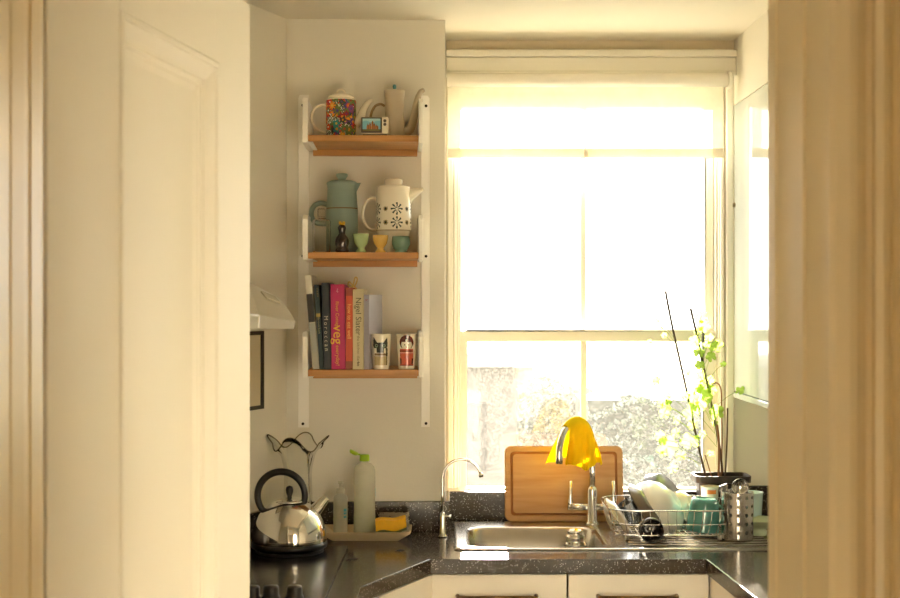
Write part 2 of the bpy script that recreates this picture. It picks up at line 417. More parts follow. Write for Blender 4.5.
MB().lathe([(0, -0.008), (0.0045, -0.006), (0.0045, 0.006), (0, 0.008)], 10, L(bl, 0.893, 4.244, Z(205, 4.24))).build('chain_joint', mat('chain_joint', '#8d7b5c', 0.5), bl)

# ------------------------------------------------------------------ worktop, sink, units

wk = thing('worktop', 'dark speckled stone worktop running round the kitchen with a low upstand', 'worktop', (0, 0, 0))
SX0, SX1, SY0, SY1 = 0.010, 0.93, 3.70, 4.16     # sink outline
wo = [(-0.053, 3.58), (0.68, 3.58), (0.757, 2.2), (1.199, 2.2), (1.199, 4.348), (-0.0145, 4.348), (-0.0145, sw(-0.015) - 0.001), (lw(3.999) + 0.002, 3.999), (lw(2.45) + 0.001, 2.45), (-0.216, 2.45), (-0.213, 3.234)]
wi = [(SX0 + 0.012, SY0 + 0.012), (SX1 - 0.012, SY0 + 0.012), (SX1 - 0.012, SY1 - 0.012), (SX0 + 0.012, SY1 - 0.012)]
bmw = bmesh.new()
for lp in (wo, wi):
    vv = [bmw.verts.new((x, y, WT)) for x, y in lp]
    for k in range(len(vv)): bmw.edges.new((vv[k], vv[(k + 1) % len(vv)]))
bmesh.ops.triangle_fill(bmw, use_beauty=True, use_dissolve=False, edges=bmw.edges[:])
ext = bmesh.ops.extrude_face_region(bmw, geom=bmw.faces[:])
for g in ext['geom']:
    if isinstance(g, bmesh.types.BMVert): g.co.z = WT - 0.04
bmesh.ops.recalc_face_normals(bmw, faces=bmw.faces[:])
bmw.verts.index_update()
mb = MB(); mb.add([v.co[:] for v in bmw.verts], [tuple(v.index for v in f.verts) for f in bmw.faces]); bmw.free()
mb.build('worktop_slab', STONE, wk, bevel=0.0025)
mb = MB()
mb.prism([(-0.47, sw(-0.47) - 0.016), (-0.001, sw(-0.001) - 0.016), (-0.001, sw(-0.001)), (-0.0145, sw(-0.0145) - 0.0005), (-0.47, sw(-0.47) - 0.0005)], WT, 1.0)
mb.prism([(lw(3.985) + 0.002, 3.985), (lw(2.45) + 0.002, 2.45), (lw(2.45) + 0.017, 2.45), (lw(3.985) + 0.017, 3.985)], WT, 1.0)
mb.box(-0.0145, -0.001, sw(0), 4.205, WT, 1.0)
mb.box(-0.0145, 0.93, 4.205, 4.222, WT, 1.0)
mb.box(0.93, 1.199, 4.332, 4.348, WT, 1.0)
mb.build('upstand', STONE, wk, bevel=0.002)

sink = thing('sink', 'stainless steel sink with bowl at left and grooved drainer at right', 'sink', (0.23, 3.93, WT))
def bowl_mesh():
    mb = MB(); o = sink
    BX0, BX1, BY0, BY1 = 0.050, 0.436, 3.738, 4.075
    n = 7
    outer = rrect(SX0, SX1, SY0, SY1, 0.02, n)
    rings = []
    def ring(pts, z): rings.append([L(o, x, y, z) for x, y in pts])
    e = 0.010
    ring(rrect(SX0, SX1, SY0, SY1, 0.02, n), WT + 0.0005)
    ring(rrect(SX0 + 0.002, SX1 - 0.002, SY0 + 0.002, SY1 - 0.002, 0.02, n), WT + 0.004)
    ring(rrect(SX0 + 0.006, SX1 - 0.006, SY0 + 0.006, SY1 - 0.006, 0.02, n), WT + 0.006)
    ring(rrect(SX0 + 0.012, SX1 - 0.012, SY0 + 0.012, SY1 - 0.012, 0.018, n), WT + 0.0055)
    ring(rrect(SX0 + 0.016, SX1 - 0.016, SY0 + 0.016, SY1 - 0.016, 0.018, n), WT + 0.003)
    flat = len(rings) - 1
    ring(rrect(BX0 - 0.006, BX1 + 0.006, BY0 - 0.006, BY1 + 0.006, 0.062, n), WT + 0.003)
    ring(rrect(BX0, BX1, BY0, BY1, 0.058, n), WT + 0.0005)
    ring(rrect(BX0 + 0.006, BX1 - 0.006, BY0 + 0.006, BY1 - 0.006, 0.055, n), WT - 0.006)
    ring(rrect(BX0 + 0.012, BX1 - 0.012, BY0 + 0.012, BY1 - 0.012, 0.055, n), WT - 0.10)
    ring(rrect(BX0 + 0.02, BX1 - 0.02, BY0 + 0.02, BY1 - 0.02, 0.05, n), WT - 0.14)
    ring(rrect(BX0 + 0.045, BX1 - 0.045, BY0 + 0.045, BY1 - 0.045, 0.04, n), WT - 0.155)
    m = len(rings[0]); vs = [p for r in rings for p in r]; fs = []
    for i in range(len(rings) - 1):
        for k in range(m):
            fs.append((i * m + k, i * m + (k + 1) % m, (i + 1) * m + (k + 1) % m, (i + 1) * m + k))
    fs.append(tuple((len(rings) - 1) * m + k for k in range(m)))
    mb.add(vs, fs, 0, True)
    return mb
bowl_mesh().build('sink_bowl', STEEL, sink)
mb = MB()
for k in range(9):
    y = 3.76 + k * 0.038
    mb.tube([L(sink, 0.50, y, WT + 0.0042), L(sink, 0.90, y, WT + 0.0042)], 0.0035, 8)
mb.build('drainer_ridges', STEEL, sink)
MB().lathe([(0, 0), (0.04, 0), (0.042, 0.003), (0.03, 0.004), (0.028, 0.001), (0, 0.001)], 28, L(sink, 0.25, 3.9, WT - 0.1545)).build('drain', CHROME, sink)

# base units under the worktop
def unit(label, poly, fronts, grp='cream base units', hollow=None):
    cx = sum(p[0] for p in poly) / len(poly); cy = sum(p[1] for p in poly) / len(poly)
    t = thing('base_cabinet', label, 'cabinet', (cx, cy, 0), group=grp)
    if hollow:
        x0, x1, y0, y1 = hollow[0] - cx, hollow[1] - cx, hollow[2] - cy, hollow[3] - cy; w_ = 0.016; zt = WT - 0.041
        MB().box(x0, x0 + w_, y0, y1, 0.10, WT - 0.18).box(x1 - w_, x1, y0, y1, 0.10, WT - 0.18).box(x0 + w_, x1 - w_, y0, y1, 0.10, 0.118).box(x0 + w_, x1 - w_, y1 - 0.01, y1, 0.118, zt).build('body', CABC, t)
    else:
        MB().prism([(p[0] - cx, p[1] - cy) for p in poly], 0.10, WT - 0.041).build('body', CABC, t)
    MB().prism([(cx + (p[0] - cx) * 0.93 - cx, cy + (p[1] - cy) * 0.9 - cy + 0.02) for p in poly], 0.0, 0.10).build('plinth', mat('plinth_grey', '#4b4238', 0.6), t)
    for (a, b, handle) in fronts:
        a = Vector((a[0] - cx, a[1] - cy, 0)); b = Vector((b[0] - cx, b[1] - cy, 0)); dirn = (b - a).normalized()
        nrm = Vector((dirn.y, -dirn.x, 0)); a += dirn * 0.0015; b -= dirn * 0.0015
        q = [a + nrm * 0.0005, b + nrm * 0.0005, b + nrm * 0.018, a + nrm * 0.018]
        dr = MB().prism([(p.x, p.y) for p in q], 0.105, WT - 0.045).build('cabinet_door', CABC, t, bevel=0.002)
        if handle:
            mid = (a + b) / 2 if handle is True else a.lerp(b, handle)
            hw = 0.105; zz = 0.808
            p0, p1 = mid - dirn * hw, mid + dirn * hw
            o0, o1 = nrm * 0.018, nrm * 0.046
            mb = MB()
            mb.tube([Vector((*(p0 + o0).xy, zz)), Vector((*(p0 + o1).xy, zz)), Vector((*(p1 + o1).xy, zz)), Vector((*(p1 + o0).xy, zz))], 0.006, 10)
            mb.build('handle', mat('bronze_handle', '#8a6a45', 0.35, 1.0), dr)
    return t
FY = 3.62
unit('cream base unit under the sink bowl, left of the door seam', [(-0.048, FY), (0.313, FY), (0.313, 4.19), (-0.014, 4.19), (-0.014, 3.97), (-0.048, 3.97)], [((-0.048, FY), (0.313, FY), 0.48)], hollow=(-0.012, 0.313, FY, 4.19))
unit('cream base unit under the drainer, right of the door seam', [(0.315, FY), (0.695, FY), (0.695, 4.19), (0.315, 4.19)], [((0.315, FY), (0.692, FY), 0.49)], hollow=(0.315, 0.692, FY, 4.19))
unit('cream base unit under the angled worktop between kettle and sink', [(-0.055, 3.622), (-0.055, 3.97), (lw(3.97) + 0.02, 3.97), (lw(3.30) + 0.02, 3.26), (-0.229, 3.26)], [((-0.229, 3.26), (-0.060, 3.618), None)])
unit('cream base unit below the hob', [(-0.238, 3.25), (lw(3.25) + 0.02, 3.25), (lw(2.46) + 0.02, 2.46), (-0.240, 2.46)], [((-0.240, 2.46), (-0.238, 3.25), None)])
unit('cream base unit under the right hand arm of the worktop', [(0.706, 3.60), (0.745, 2.92), (1.19, 2.92), (1.19, 4.19), (0.706, 4.19)], [((0.706, 3.575), (0.745, 2.92), None)])
unit('cream base unit at the near end of the right hand worktop', [(0.746, 2.91), (0.782, 2.21), (1.19, 2.21), (1.19, 2.91)], [((0.746, 2.91), (0.782, 2.21), None)])

# ---- wall cabinet at the right
wc = thing('wall_cabinet', 'glossy white wall cabinet reflecting the window', 'cabinet', (1.055, 3.6, 1.284))
MB().box(-0.124, 0.144, -0.62, 0.745, 0.0, 0.936).build('body', CABW, wc)
for y0, y1 in ((-0.62, 0.06), (0.063, 0.745)):
    dr = MB().box(-0.143, -0.125, y0 + 0.001, y1 - 0.001, 0.022, 0.936).build('cabinet_door', CABW, wc, bevel=0.0015)
MB().box(-0.146, -0.125, -0.62, 0.745, 0.0, 0.020).build('bottom_rail', CABW, wc, bevel=0.004)

# ------------------------------------------------------------------ wall shelf unit
FD = 3.77
sh = thing('wall_shelf', 'three tier oak shelf on white metal wall rails', 'shelf', (-0.248, SD, 1.2))
SHY = math.atan(0.037)
BXL, BXR = -0.4055, -0.0965
ZT = [2.059, 1.731, 1.402]
def lx(*p): return L(sh, *p)
for i, z in enumerate(ZT):
    mb = MB().box(*[a for p in zip(lx(BXL, FD, z - 0.018), lx(BXR, 3.998, z)) for a in p])
    b = mb.build('shelf_board', OAK, sh, bevel=0.0015)
    mb = MB().box(*[a for p in zip(lx(BXL + 0.001, 3.975, z - 0.036), lx(BXR - 0.001, 3.998, z - 0.0185)) for a in p])
    mb.build('rear_lip', OAK, b)
rails = []
for sx, xa in ((-1, BXL), (1, BXR)):
    x0, x1 = (xa - 0.044, xa - 0.0125) if sx < 0 else (xa + 0.0105, xa + 0.036)
    zt, zb_ = Z(94, 3.98), Z(428, 3.98)
    poly = [lx(x0, 3.994, zb_), lx(x1, 3.994, zb_), lx(x1, 3.994, zt - 0.008), lx(x1 - 0.006 if sx > 0 else x1, 3.994, zt), lx(x0 if sx > 0 else x0 + 0.004, 3.994, zt), lx(x0, 3.994, zt - 0.01)]
    r = MB().extrude(poly, (0, 0.0045, 0)).build('rail', WHITEM, sh, bevel=0.001)
    for v in (105, 256, 424):
        MB().lathe([(0, 0), (0.0042, 0), (0.0042, 0.0015), (0, 0.002)], 14, lx((x0 + x1) / 2 + 0.002 * sx, 3.994, Z(v, 3.99)), M=Matrix.Rotation(PI / 2, 3, 'X')).build('screw', HOLE, r)
    for i, z in enumerate(ZT):
        xs = xa - 0.0155 if sx < 0 else xa + 0.0005
        hgt = 0.105
        poly = [lx(xs, 3.993, z - 0.022), lx(xs, FD - 0.002, z - 0.022), lx(xs, FD - 0.002, z + hgt - 0.012), lx(xs, FD + 0.012, z + hgt), lx(xs, 3.993, z + hgt)]
        mb = MB().extrude(poly, (0.015 if sx < 0 else 0.012, 0, 0))
        xf0, xf1 = (xa - 0.0005, xa + 0.014) if sx < 0 else (xa - 0.014, xa + 0.0005)
        if sx < 0: mb.box(*[a for p in zip(lx(xf0, FD + 0.005, z - 0.0215), lx(xf1, 3.97, z - 0.0185)) for a in p])
        mb.build('side_bracket', WHITEM, sh, bevel=0.0015)

sh.location.y = sw(-0.248); sh.rotation_euler.z = SHY
# ---- top shelf: floral coffee pot, souvenir television, beige coffee pot
def body_mats(*cols, rough=0.18):
    return [mat('glaze_' + c.strip('#'), c, rough, coat=0.3) for c in cols]
FLOR = ['#f1e8d4', '#4a3a78', '#c8442a', '#e08a2c', '#5c6b3c', '#2f7d78', '#8a2030', '#d9b64a', '#2c3b35', '#7a3d6a']
rng = random.Random(5)
blobs = []
for k in range(230):
    blobs.append((rng.uniform(-0.145, 0.145), rng.uniform(-0.004, 0.116), rng.uniform(0.006, 0.0125), rng.choice([1, 1, 2, 2, 2, 3, 4, 4, 4, 5, 6, 8, 8, 9, 4]), rng.choice([0, 5, 6, 8]), rng.choice([3, 7, 6, 1, 2, 0])))
def floral(s, z):
    if z < 0.003 or z > 0.112: return 0
    for (a, b, r, c, pet, cc) in blobs:
        dx, dz = s - a, z - b; q = math.hypot(dx, dz)
        if q < r * 1.4:
            th = math.atan2(dz, dx); rr = r * (1 + 0.28 * math.cos(pet * th)) if pet else r
            if q < rr * 0.35: return cc
            if q < rr: return c
    h = math.sin(s * 310 + 9 * math.sin(z * 120)) * math.sin(z * 260 + 4 * math.sin(s * 150))
    if h > 0.1: return 4
    if h < -0.25: return 8
    return 0
cp = thing('coffee_pot', 'white coffee pot covered in bright flowers, on the top shelf', 'coffee pot', (X(341, 3.89), 3.89, ZT[0]))
R = 0.0435
MB().lathe(fine([(0, 0.0), (R - 0.003, 0.0), (R, 0.002), (R, 0.112), (R - 0.003, 0.116), (R - 0.006, 0.118)], 0.0016), 150, fn=floral).build('pot_body', body_mats(*FLOR), cp)
lid = MB().lathe([(R - 0.006, 0.118), (R - 0.0045, 0.1185), (R - 0.005, 0.123), (0.03, 0.129), (0.015, 0.132), (0, 0.133)], 48).build('pot_lid', mat('white_glaze', '#f1e8d4', 0.15, coat=0.3), cp)
WG = MATS['white_glaze']
MB().tube(arc((0, 0, 0.132), 0.012, 0, PI, 12, (1, 0, 0), (0, 0, 1.1)), 0.0034, 10).build('lid_loop', WG, lid)
hp = [(-R + 0.002, 0, 0.096), (-0.055, 0, 0.099), (-0.072, 0, 0.092), (-0.083, 0, 0.074), (-0.083, 0, 0.055), (-0.073, 0, 0.036), (-0.057, 0, 0.024), (-R + 0.002, 0, 0.020)]
def smooth(pts, n=6):
    pts = [Vector(p) for p in pts]; out = []
    for i in range(len(pts) - 1):
        p0 = pts[max(i - 1, 0)]; p1 = pts[i]; p2 = pts[i + 1]; p3 = pts[min(i + 2, len(pts) - 1)]
        for k in range(n):
            t = k / n
            out.append(0.5 * ((2 * p1) + (p2 - p0) * t + (2 * p0 - 5 * p1 + 4 * p2 - p3) * t * t + (3 * p1 - p0 - 3 * p2 + p3) * t ** 3))
    out.append(pts[-1]); return out
MB().tube(smooth(hp), 0.0042, 10).build('handle', WG, cp)
sp_ = smooth([(R - 0.004, 0, 0.045), (0.056, 0, 0.062), (0.066, 0, 0.088), (0.080, 0, 0.108), (0.092, 0, 0.114)])
MB().tube(sp_, [0.016 - 0.0108 * i / (len(sp_) - 1) for i in range(len(sp_))], 12).build('spout', WG, cp)

tv = thing('toy_television', 'tiny souvenir television with a castle view on its screen, on the top shelf', 'ornament', (X(375, 3.81), 3.81, ZT[0]))
tvw, tvh, tvd = 0.078, 0.052, 0.045
MB().box(-tvw / 2, tvw / 2, -tvd / 2, tvd / 2, 0.004, tvh).build('casing', mat('tv_casing', '#e8dcc0', 0.35), tv, bevel=0.003)
MB().box(-tvw / 2 + 0.001, tvw / 2 - 0.018, -tvd / 2 - 0.0015, -tvd / 2 + 0.004, 0.007, tvh - 0.001).build('screen_surround', mat('tv_dark', '#3a2c24', 0.3), tv, bevel=0.002)
cols = ['#7fb6c4', '#a5cdd2', '#b0764a', '#8c5a3a', '#c9a36a', '#6d6a42']
def scr(x, z):          # castle with spires
    tw = [(0.30, 0.62, 0.05), (0.42, 0.72, 0.045), (0.56, 0.86, 0.055), (0.66, 0.66, 0.05), (0.8, 0.55, 0.05)]
    if z < 0.14: return 5
    for c, h, w in tw:
        if abs(x - c) < w and z < h - 0.18: return 2 if x < c else 3
        if z < h and z >= h - 0.18 and abs(x - c) < w * (h - z) / 0.18: return 3
    if 0.22 < x < 0.88 and z < 0.38: return 2 if int(x * 20) % 3 else 4
    return 1 if z > 0.75 + 0.08 * math.sin(x * 9) else 0
vs = []; fs = []; mi = []
nx, nz = 36, 28; sx0, sx1, sz0, sz1 = -0.0335, 0.0165, 0.012, 0.047
for j in range(nz + 1):
    for i in range(nx + 1): vs.append((sx0 + (sx1 - sx0) * i / nx, -tvd / 2 - 0.0022 - 0.002 * math.sin(PI * i / nx) * math.sin(PI * j / nz), sz0 + (sz1 - sz0) * j / nz))
for j in range(nz):
    for i in range(nx):
        fs.append((j * (nx + 1) + i, j * (nx + 1) + i + 1, (j + 1) * (nx + 1) + i + 1, (j + 1) * (nx + 1) + i)); mi.append(scr((i + 0.5) / nx, (j + 0.5) / nz))
MB().add(vs, fs, mi, True).build('screen', [mat('scr_' + c.strip('#'), c, 0.2) for c in cols], tv)
for k, z in enumerate((0.041, 0.031)):
    MB().lathe([(0, 0), (0.0045, 0), (0.004, 0.003), (0, 0.0035)], 16, (0.029, -tvd / 2, z), M=Matrix.Rotation(PI / 2, 3, 'X')).build('dial', mat('dial_grey', '#5b5148', 0.4), tv)
MB().box(-0.034, 0.034, -0.016, 0.016, 0.0, 0.0045).build('foot', MATS['tv_dark'], tv)

gp = thing('coffee_pot', 'tall waisted plain beige coffee pot with a turquoise knob, on the top shelf', 'coffee pot', (X(394.5, 3.90), 3.90, ZT[0]))
BE = mat('beige_glaze', '#c0b39b', 0.35, var=0.04)
MB().lathe([(0, 0), (0.033, 0), (0.034, 0.004), (0.0325, 0.02), (0.0285, 0.055), (0.0268, 0.085), (0.0275, 0.11), (0.030, 0.133), (0.031, 0.140), (0.030, 0.143), (0.0, 0.1445)], 48).build('pot_body', BE, gp)
MB().lathe([(0, 0.144), (0.006, 0.1445), (0.004, 0.148), (0.0055, 0.155), (0.004, 0.160), (0, 0.161)], 20).build('lid_knob', mat('turquoise_glaze', '#5f9aa0', 0.25), gp)
MB().tube(smooth([(-0.028, 0, 0.098), (-0.040, 0, 0.104), (-0.056, 0, 0.098), (-0.066, 0, 0.080), (-0.070, 0, 0.055), (-0.066, 0, 0.03), (-0.032, 0, 0.018)]), 0.0036, 8).build('handle', mat('brown_cane', '#9c8260', 0.5), gp)
sp_ = smooth([(0.026, 0, 0.022), (0.044, -0.004, 0.030), (0.056, -0.008, 0.066), (0.064, -0.012, 0.106), (0.074, -0.016, 0.134), (0.086, -0.02, 0.142)])
MB().tube(sp_, [0.015 - 0.009 * i / (len(sp_) - 1) for i in range(len(sp_))], 14).build('spout', BE, gp)

# ---- middle shelf
zj = ZT[1]
tj = thing('jug', 'tall teal stoneware jug with a lid and a brown line, on the middle shelf', 'jug', (X(342, 3.90), 3.90, zj))
TEAL = mat('teal_stoneware', '#82948a', 0.55, var=0.07, scale=30)
jr = [(0, 0), (0.042, 0), (0.0455, 0.004), (0.0462, 0.03), (0.0462, 0.09), (0.0455, 0.125), (0.043, 0.16), (0.0415, 0.188), (0.043, 0.198), (0.045, 0.203), (0.0435, 0.205), (0.040, 0.204)]
MB().lathe(fine(jr, 0.003), 60, fn=lambda s, z: 1 if 0.128 < z < 0.1325 else 0).build('jug_body', [TEAL, mat('brown_line', '#6b4a34', 0.6)], tj)
ld = MB().lathe([(0.041, 0.2045), (0.042, 0.2065), (0.03, 0.211), (0.012, 0.213), (0, 0.2135)], 40).build('jug_lid', TEAL, tj)
MB().lathe([(0, 0.212), (0.010, 0.2135), (0.012, 0.217), (0.017, 0.224), (0.0165, 0.230), (0.010, 0.232), (0, 0.232)], 28).build('lid_knob', TEAL, ld)
MB().tube(smooth([(-0.043, 0, 0.142), (-0.062, 0, 0.146), (-0.080, -0.002, 0.138), (-0.088, -0.003, 0.120), (-0.085, -0.003, 0.100), (-0.070, -0.001, 0.088), (-0.045, 0, 0.086)]), [0.0075] * 37, 12).build('handle', TEAL, tj)
MB().add([(0.036, -0.02, 0.203), (0.036, 0.02, 0.203), (0.056, 0.0, 0.205), (0.041, 0.0, 0.176)], [(0, 2, 1), (0, 3, 2), (1, 2, 3), (0, 1, 3)], 0, False).build('pouring_lip', TEAL, tj, bevel=0.001)

def daisies(s, z):
    if 0.066 < z < 0.0668: return 2
    for row, zc in enumerate((0.088, 0.127)):
        for k in range(-5, 6):
            sc_ = 0.008 + k * 0.0335
            big = (k % 2 == 0)
            c0 = sc_ + 0.004
            dx, dz = s - c0, z - zc; q = math.hypot(dx, dz); th = math.atan2(dz, dx)
            if big:
                if q < 0.0028: return 0
                if q < 0.0175 and math.cos(8 * th) > (0.35 if q > 0.008 else 0.0): return 1
            else:
                if q < 0.0065 + 0.0016 * math.cos(10 * th): return 3 if q > 0.003 else 1
    return 0
wp = thing('coffee_pot', 'white coffee pot with rows of dark daisies, on the middle shelf', 'coffee pot', (X(393.5, 3.90), 3.90, zj))
wr = [(0, 0), (0.037, 0), (0.040, 0.003), (0.0425, 0.05), (0.0445, 0.064), (0.0490, 0.067), (0.0490, 0.10), (0.048, 0.15), (0.0465, 0.185), (0.0455, 0.192), (0.042, 0.195)]
wr = [(r * 1.05, z) for r, z in wr]
MB().lathe(fine(wr, 0.0016), 190, fn=daisies).build('pot_body', body_mats('#efe8d6', '#2f4446', '#b8a98a', '#8a7a55'), wp)
wl = MB().lathe([(0.042, 0.195), (0.027, 0.1965), (0.0255, 0.200), (0.0265, 0.208), (0.0262, 0.213), (0.023, 0.216), (0, 0.2165)], 44).build('pot_lid', WG, wp)
MB().tube(smooth([(-0.046, 0, 0.152), (-0.056, 0, 0.159), (-0.072, -0.002, 0.155), (-0.085, -0.003, 0.136), (-0.089, -0.003, 0.110), (-0.082, -0.003, 0.085), (-0.068, -0.002, 0.070), (-0.046, 0, 0.068)]), 0.0042, 10).build('handle', WG, wp)
NSP = 10
MB().tube([(0.036 + 0.051 * i / NSP, -0.004 * i / NSP, 0.163 + 0.0235 * (i / NSP) ** 0.8) for i in range(NSP + 1)], [0.027 - 0.0225 * (i / NSP) ** 0.75 for i in range(NSP + 1)], 18).build('spout', WG, wp)

dec = thing('glass_bottle', 'clear glass bottle with a square stopper, left end of the middle shelf', 'bottle', (X(321.5, 3.81), 3.81, zj))
MB().lathe([(0.0, 0.001), (0.0235, 0.001), (0.0255, 0.004), (0.0255, 0.088), (0.022, 0.093), (0.013, 0.096), (0.0105, 0.099), (0.0115, 0.101)], 40, wob=lambda q, a, r, z: Vector((q.x * (1 + 0.02 * math.cos(14 * a)), q.y * (1 + 0.02 * math.cos(14 * a)), z))).build('bottle_body', thin_glass('bottle_glass', (0.97, 0.97, 0.955), 1.2, gloss=0.15), dec)
MB().box(-0.011, 0.011, -0.011, 0.011, 0.1005, 0.124).build('stopper', thin_glass('stopper_glass', (0.94, 0.93, 0.9), 1.7), dec, bevel=0.003)

bb = thing('figure_bottle', 'small dark brown bottle with a little gold crown cap, on the middle shelf', 'bottle', (X(342, 3.80), 3.80, zj))
BRN = mat('dark_brown_glass', '#2a1a10', 0.12, coat=0.5)
MB().lathe([(0, 0), (0.017, 0), (0.0195, 0.004), (0.0185, 0.009), (0.0165, 0.014), (0.0195, 0.022), (0.0200, 0.032), (0.0175, 0.042), (0.011, 0.049), (0.009, 0.053), (0.0098, 0.060), (0.0115, 0.066), (0.0115, 0.071), (0.008, 0.077), (0.0, 0.078)], 36).build('bottle_body', BRN, bb)
mb = MB()
mb.lathe([(0, 0.0775), (0.0085, 0.0775), (0.0085, 0.082), (0.0, 0.082)], 20)
for k in range(6):
    a = k * PI / 3; mb.lathe([(0.0028, 0), (0.0018, 0.005), (0, 0.0075)], 8, (0.0068 * math.cos(a), 0.0068 * math.sin(a), 0.081))
mb.build('crown_cap', mat('gold', '#d9a93c', 0.3, 0.8), bb)

def eggcup(label, u, col, prof, name='egg_cup'):
    t = MB().lathe(prof, 40).build(name, mat('egg_' + col.strip('#'), col, 0.15, coat=0.4), loc=(X(u, 3.80), 3.80, zj))
    tag(t, label, 'egg cup', 'egg cups on the middle shelf'); return t
EP = [(0, 0), (0.0150, 0), (0.0155, 0.002), (0.011, 0.008), (0.0085, 0.0125), (0.012, 0.017), (0.0185, 0.026), (0.0215, 0.038), (0.0228, 0.052), (0.0215, 0.0525), (0.0195, 0.038), (0.015, 0.026), (0, 0.020)]
eggcup('pale mint green footed egg cup on the middle shelf', 361, '#a6bf8c', EP)
eggcup('yellow footed egg cup on the middle shelf', 380.5, '#e0b45c', [(r * 0.97, z * 0.93) for r, z in EP])
eggcup('dark green rounded egg cup at the right of the middle shelf', 401, '#6b8873', [(0, 0), (0.017, 0), (0.0175, 0.003), (0.016, 0.006), (0.021, 0.011), (0.0255, 0.022), (0.0262, 0.032), (0.0245, 0.045), (0.023, 0.0455), (0.024, 0.032), (0.018, 0.014), (0, 0.010)])

# ---- bottom shelf: books
zs = ZT[2]
def book(label, ub, w, h, tilt, depth, cover, pages='#e6d9bb', titles=(), bands=(), d0=3.79, yaw=0.0):
    """ub: pixel column of the left foot of the spine; w, h in metres"""
    t = thing('book', label, 'book', (X(ub, d0), d0, zs + 0.0002), (0, -tilt, yaw), 'cookery books on the bottom shelf')
    cm = mat('cover_' + cover.strip('#'), cover, 0.45)
    th = 0.0022
    mb = MB(); mb.box(0, w, 0, th, 0, h); mb.box(0, th, th, depth, 0, h); mb.box(w - th, w, th, depth, 0, h)
    c = mb.build('cover', cm, t, bevel=0.0006)
    MB().box(th, w - th, th, depth - 0.004, 0.003, h - 0.004).build('pages', mat('paper_' + pages.strip('#'), pages, 0.8, var=0.08, scale=300), t)
    for z0, z1, col in bands:
        MB().box(0.0002, w - 0.0002, -0.0004, 0.0006, z0 * h, z1 * h).build('spine_band', mat('band_' + col.strip('#'), col, 0.5), c)
    for body, ztop, size, col, xf in titles:
        M = Matrix(((0, 1, 0, w * xf), (0, 0, -1, -0.0006), (-1, 0, 0, ztop * h), (0, 0, 0, 1)))
        text('spine_title', body, size, mat('ink_' + col.strip('#'), col, 0.5), c, M)
    return t
d3 = 3.79 / F
book('white and black spined book leaning at the left end of the row', 312.8, 0.0185, 0.265, 0.088, 0.16, '#d9d2bf', bands=((0.50, 0.80, '#2e2721'), (0.0, 0.49, '#a9aaa0')))
book('thin dark teal book with pale flecks, second from the left', 319.4, 0.0125, 0.238, 0.062, 0.17, '#28393a', titles=(('the cook book', 0.62, 0.008, '#c9b98c', 0.5), ('* * * *', 0.96, 0.010, '#c9a24a', 0.5)), bands=((0.62, 0.66, '#b69a55'),))
book('navy blue book with a pale widely spaced title', 324.0, 0.0205, 0.243, 0.030, 0.18, '#252c32', titles=(('M o r o c c a n', 0.62, 0.0165, '#d7cdb2', 0.45),))
book('bright magenta book with yellow title veg', 331.5, 0.0395, 0.239, 0.012, 0.17, '#b8235f', titles=(('River Cottage', 0.80, 0.0135, '#dcb43c', 0.45), ('veg', 0.52, 0.040, '#eac03c', 0.48), ('everyday!', 0.285, 0.0150, '#dcb43c', 0.45), ('hugh', 0.95, 0.006, '#f0d8d8', 0.5)))
book('narrow orange red book with a yellow title', 345.8, 0.0192, 0.230, 0.0, 0.165, '#c9502f', titles=(('how to eat well', 0.80, 0.0155, '#eebf6c', 0.5),), bands=((0.9, 1.0, '#8f3a26'), (0.0, 0.10, '#8a4a34')))
book('thick pale khaki book lettered Nigel Slater', 352.9, 0.0300, 0.225, 0.0, 0.17, '#c8bb92', titles=(('Nigel Slater', 0.90, 0.0225, '#2e2a22', 0.5), ('the kitchen diaries', 0.42, 0.0115, '#6d6248', 0.5), ('4th', 0.10, 0.010, '#3c352a', 0.5)))
book('lilac grey book turned to show its cover, right end of the row', 364.0, 0.0145, 0.210, 0.0, 0.15, '#9c97a2', titles=(('k', 0.94, 0.012, '#a03040', 0.5),), yaw=-0.20)
bw = thing('straw_bow', 'small straw bow tucked on top of the khaki book', 'ornament', (X(353, 3.86), 3.86, zs + 0.2252))
ST = mat('straw', '#d6b878', 0.7, var=0.15, scale=90)
MB().tube(smooth([(0, 0, 0.010), (-0.011, 0, 0.022), (-0.014, 0, 0.012), (-0.004, 0, 0.008), (0.006, 0.002, 0.012), (0.012, 0.002, 0.030), (0.006, 0.002, 0.034), (0, 0, 0.010)]), 0.0022, 8).tube(smooth([(0.0, 0, 0.010), (-0.005, -0.003, 0.005), (-0.01, -0.006, 0.0022)]), 0.002, 8).tube(smooth([(0, 0, 0.010), (0.006, -0.003, 0.006), (0.011, -0.004, 0.0022)]), 0.002, 8).build('bow', ST, bw)

# ---- patterned tumblers
def cat_pat(s, z):
    x = (s + 0.001) / 0.0300; y = (z - 0.008) / 0.085
    if y < 0.02 or y > 0.97: return 0
    # ears and head
    if 0.60 < y < 0.80 and abs(x) < 0.74 - 0.35 * max(0, 0.68 - y) * 4: return 1
    if 0.80 <= y < 0.96 and 0.74 - (y - 0.80) * 0.2 > abs(x) > 0.30 + (y - 0.80) * 2.2: return 1
    if 0.46 < y <= 0.60 and abs(x) < 0.36: return 1
    if 0.36 < y < 0.44 and abs(x) < 0.62 - 3 * abs(y - 0.4): return 2
    if 0.05 < y < 0.34: return 3 if abs(x) < 0.62 else (1 if 0.62 < x < 0.72 else 0)
    if 0.25 < y < 0.60 and 0.55 < x < 0.76: return 1
    return 0
def cat2(s, z):
    m = cat_pat(s, z); x = (s + 0.001) / 0.0300; y = (z - 0.008) / 0.085
    for ex_ in (-0.36, 0.36):
        q = math.hypot((x - ex_), (y - 0.69) * 2.6)
        if m == 1 and 0.09 < q < 0.15: return 4
    return m
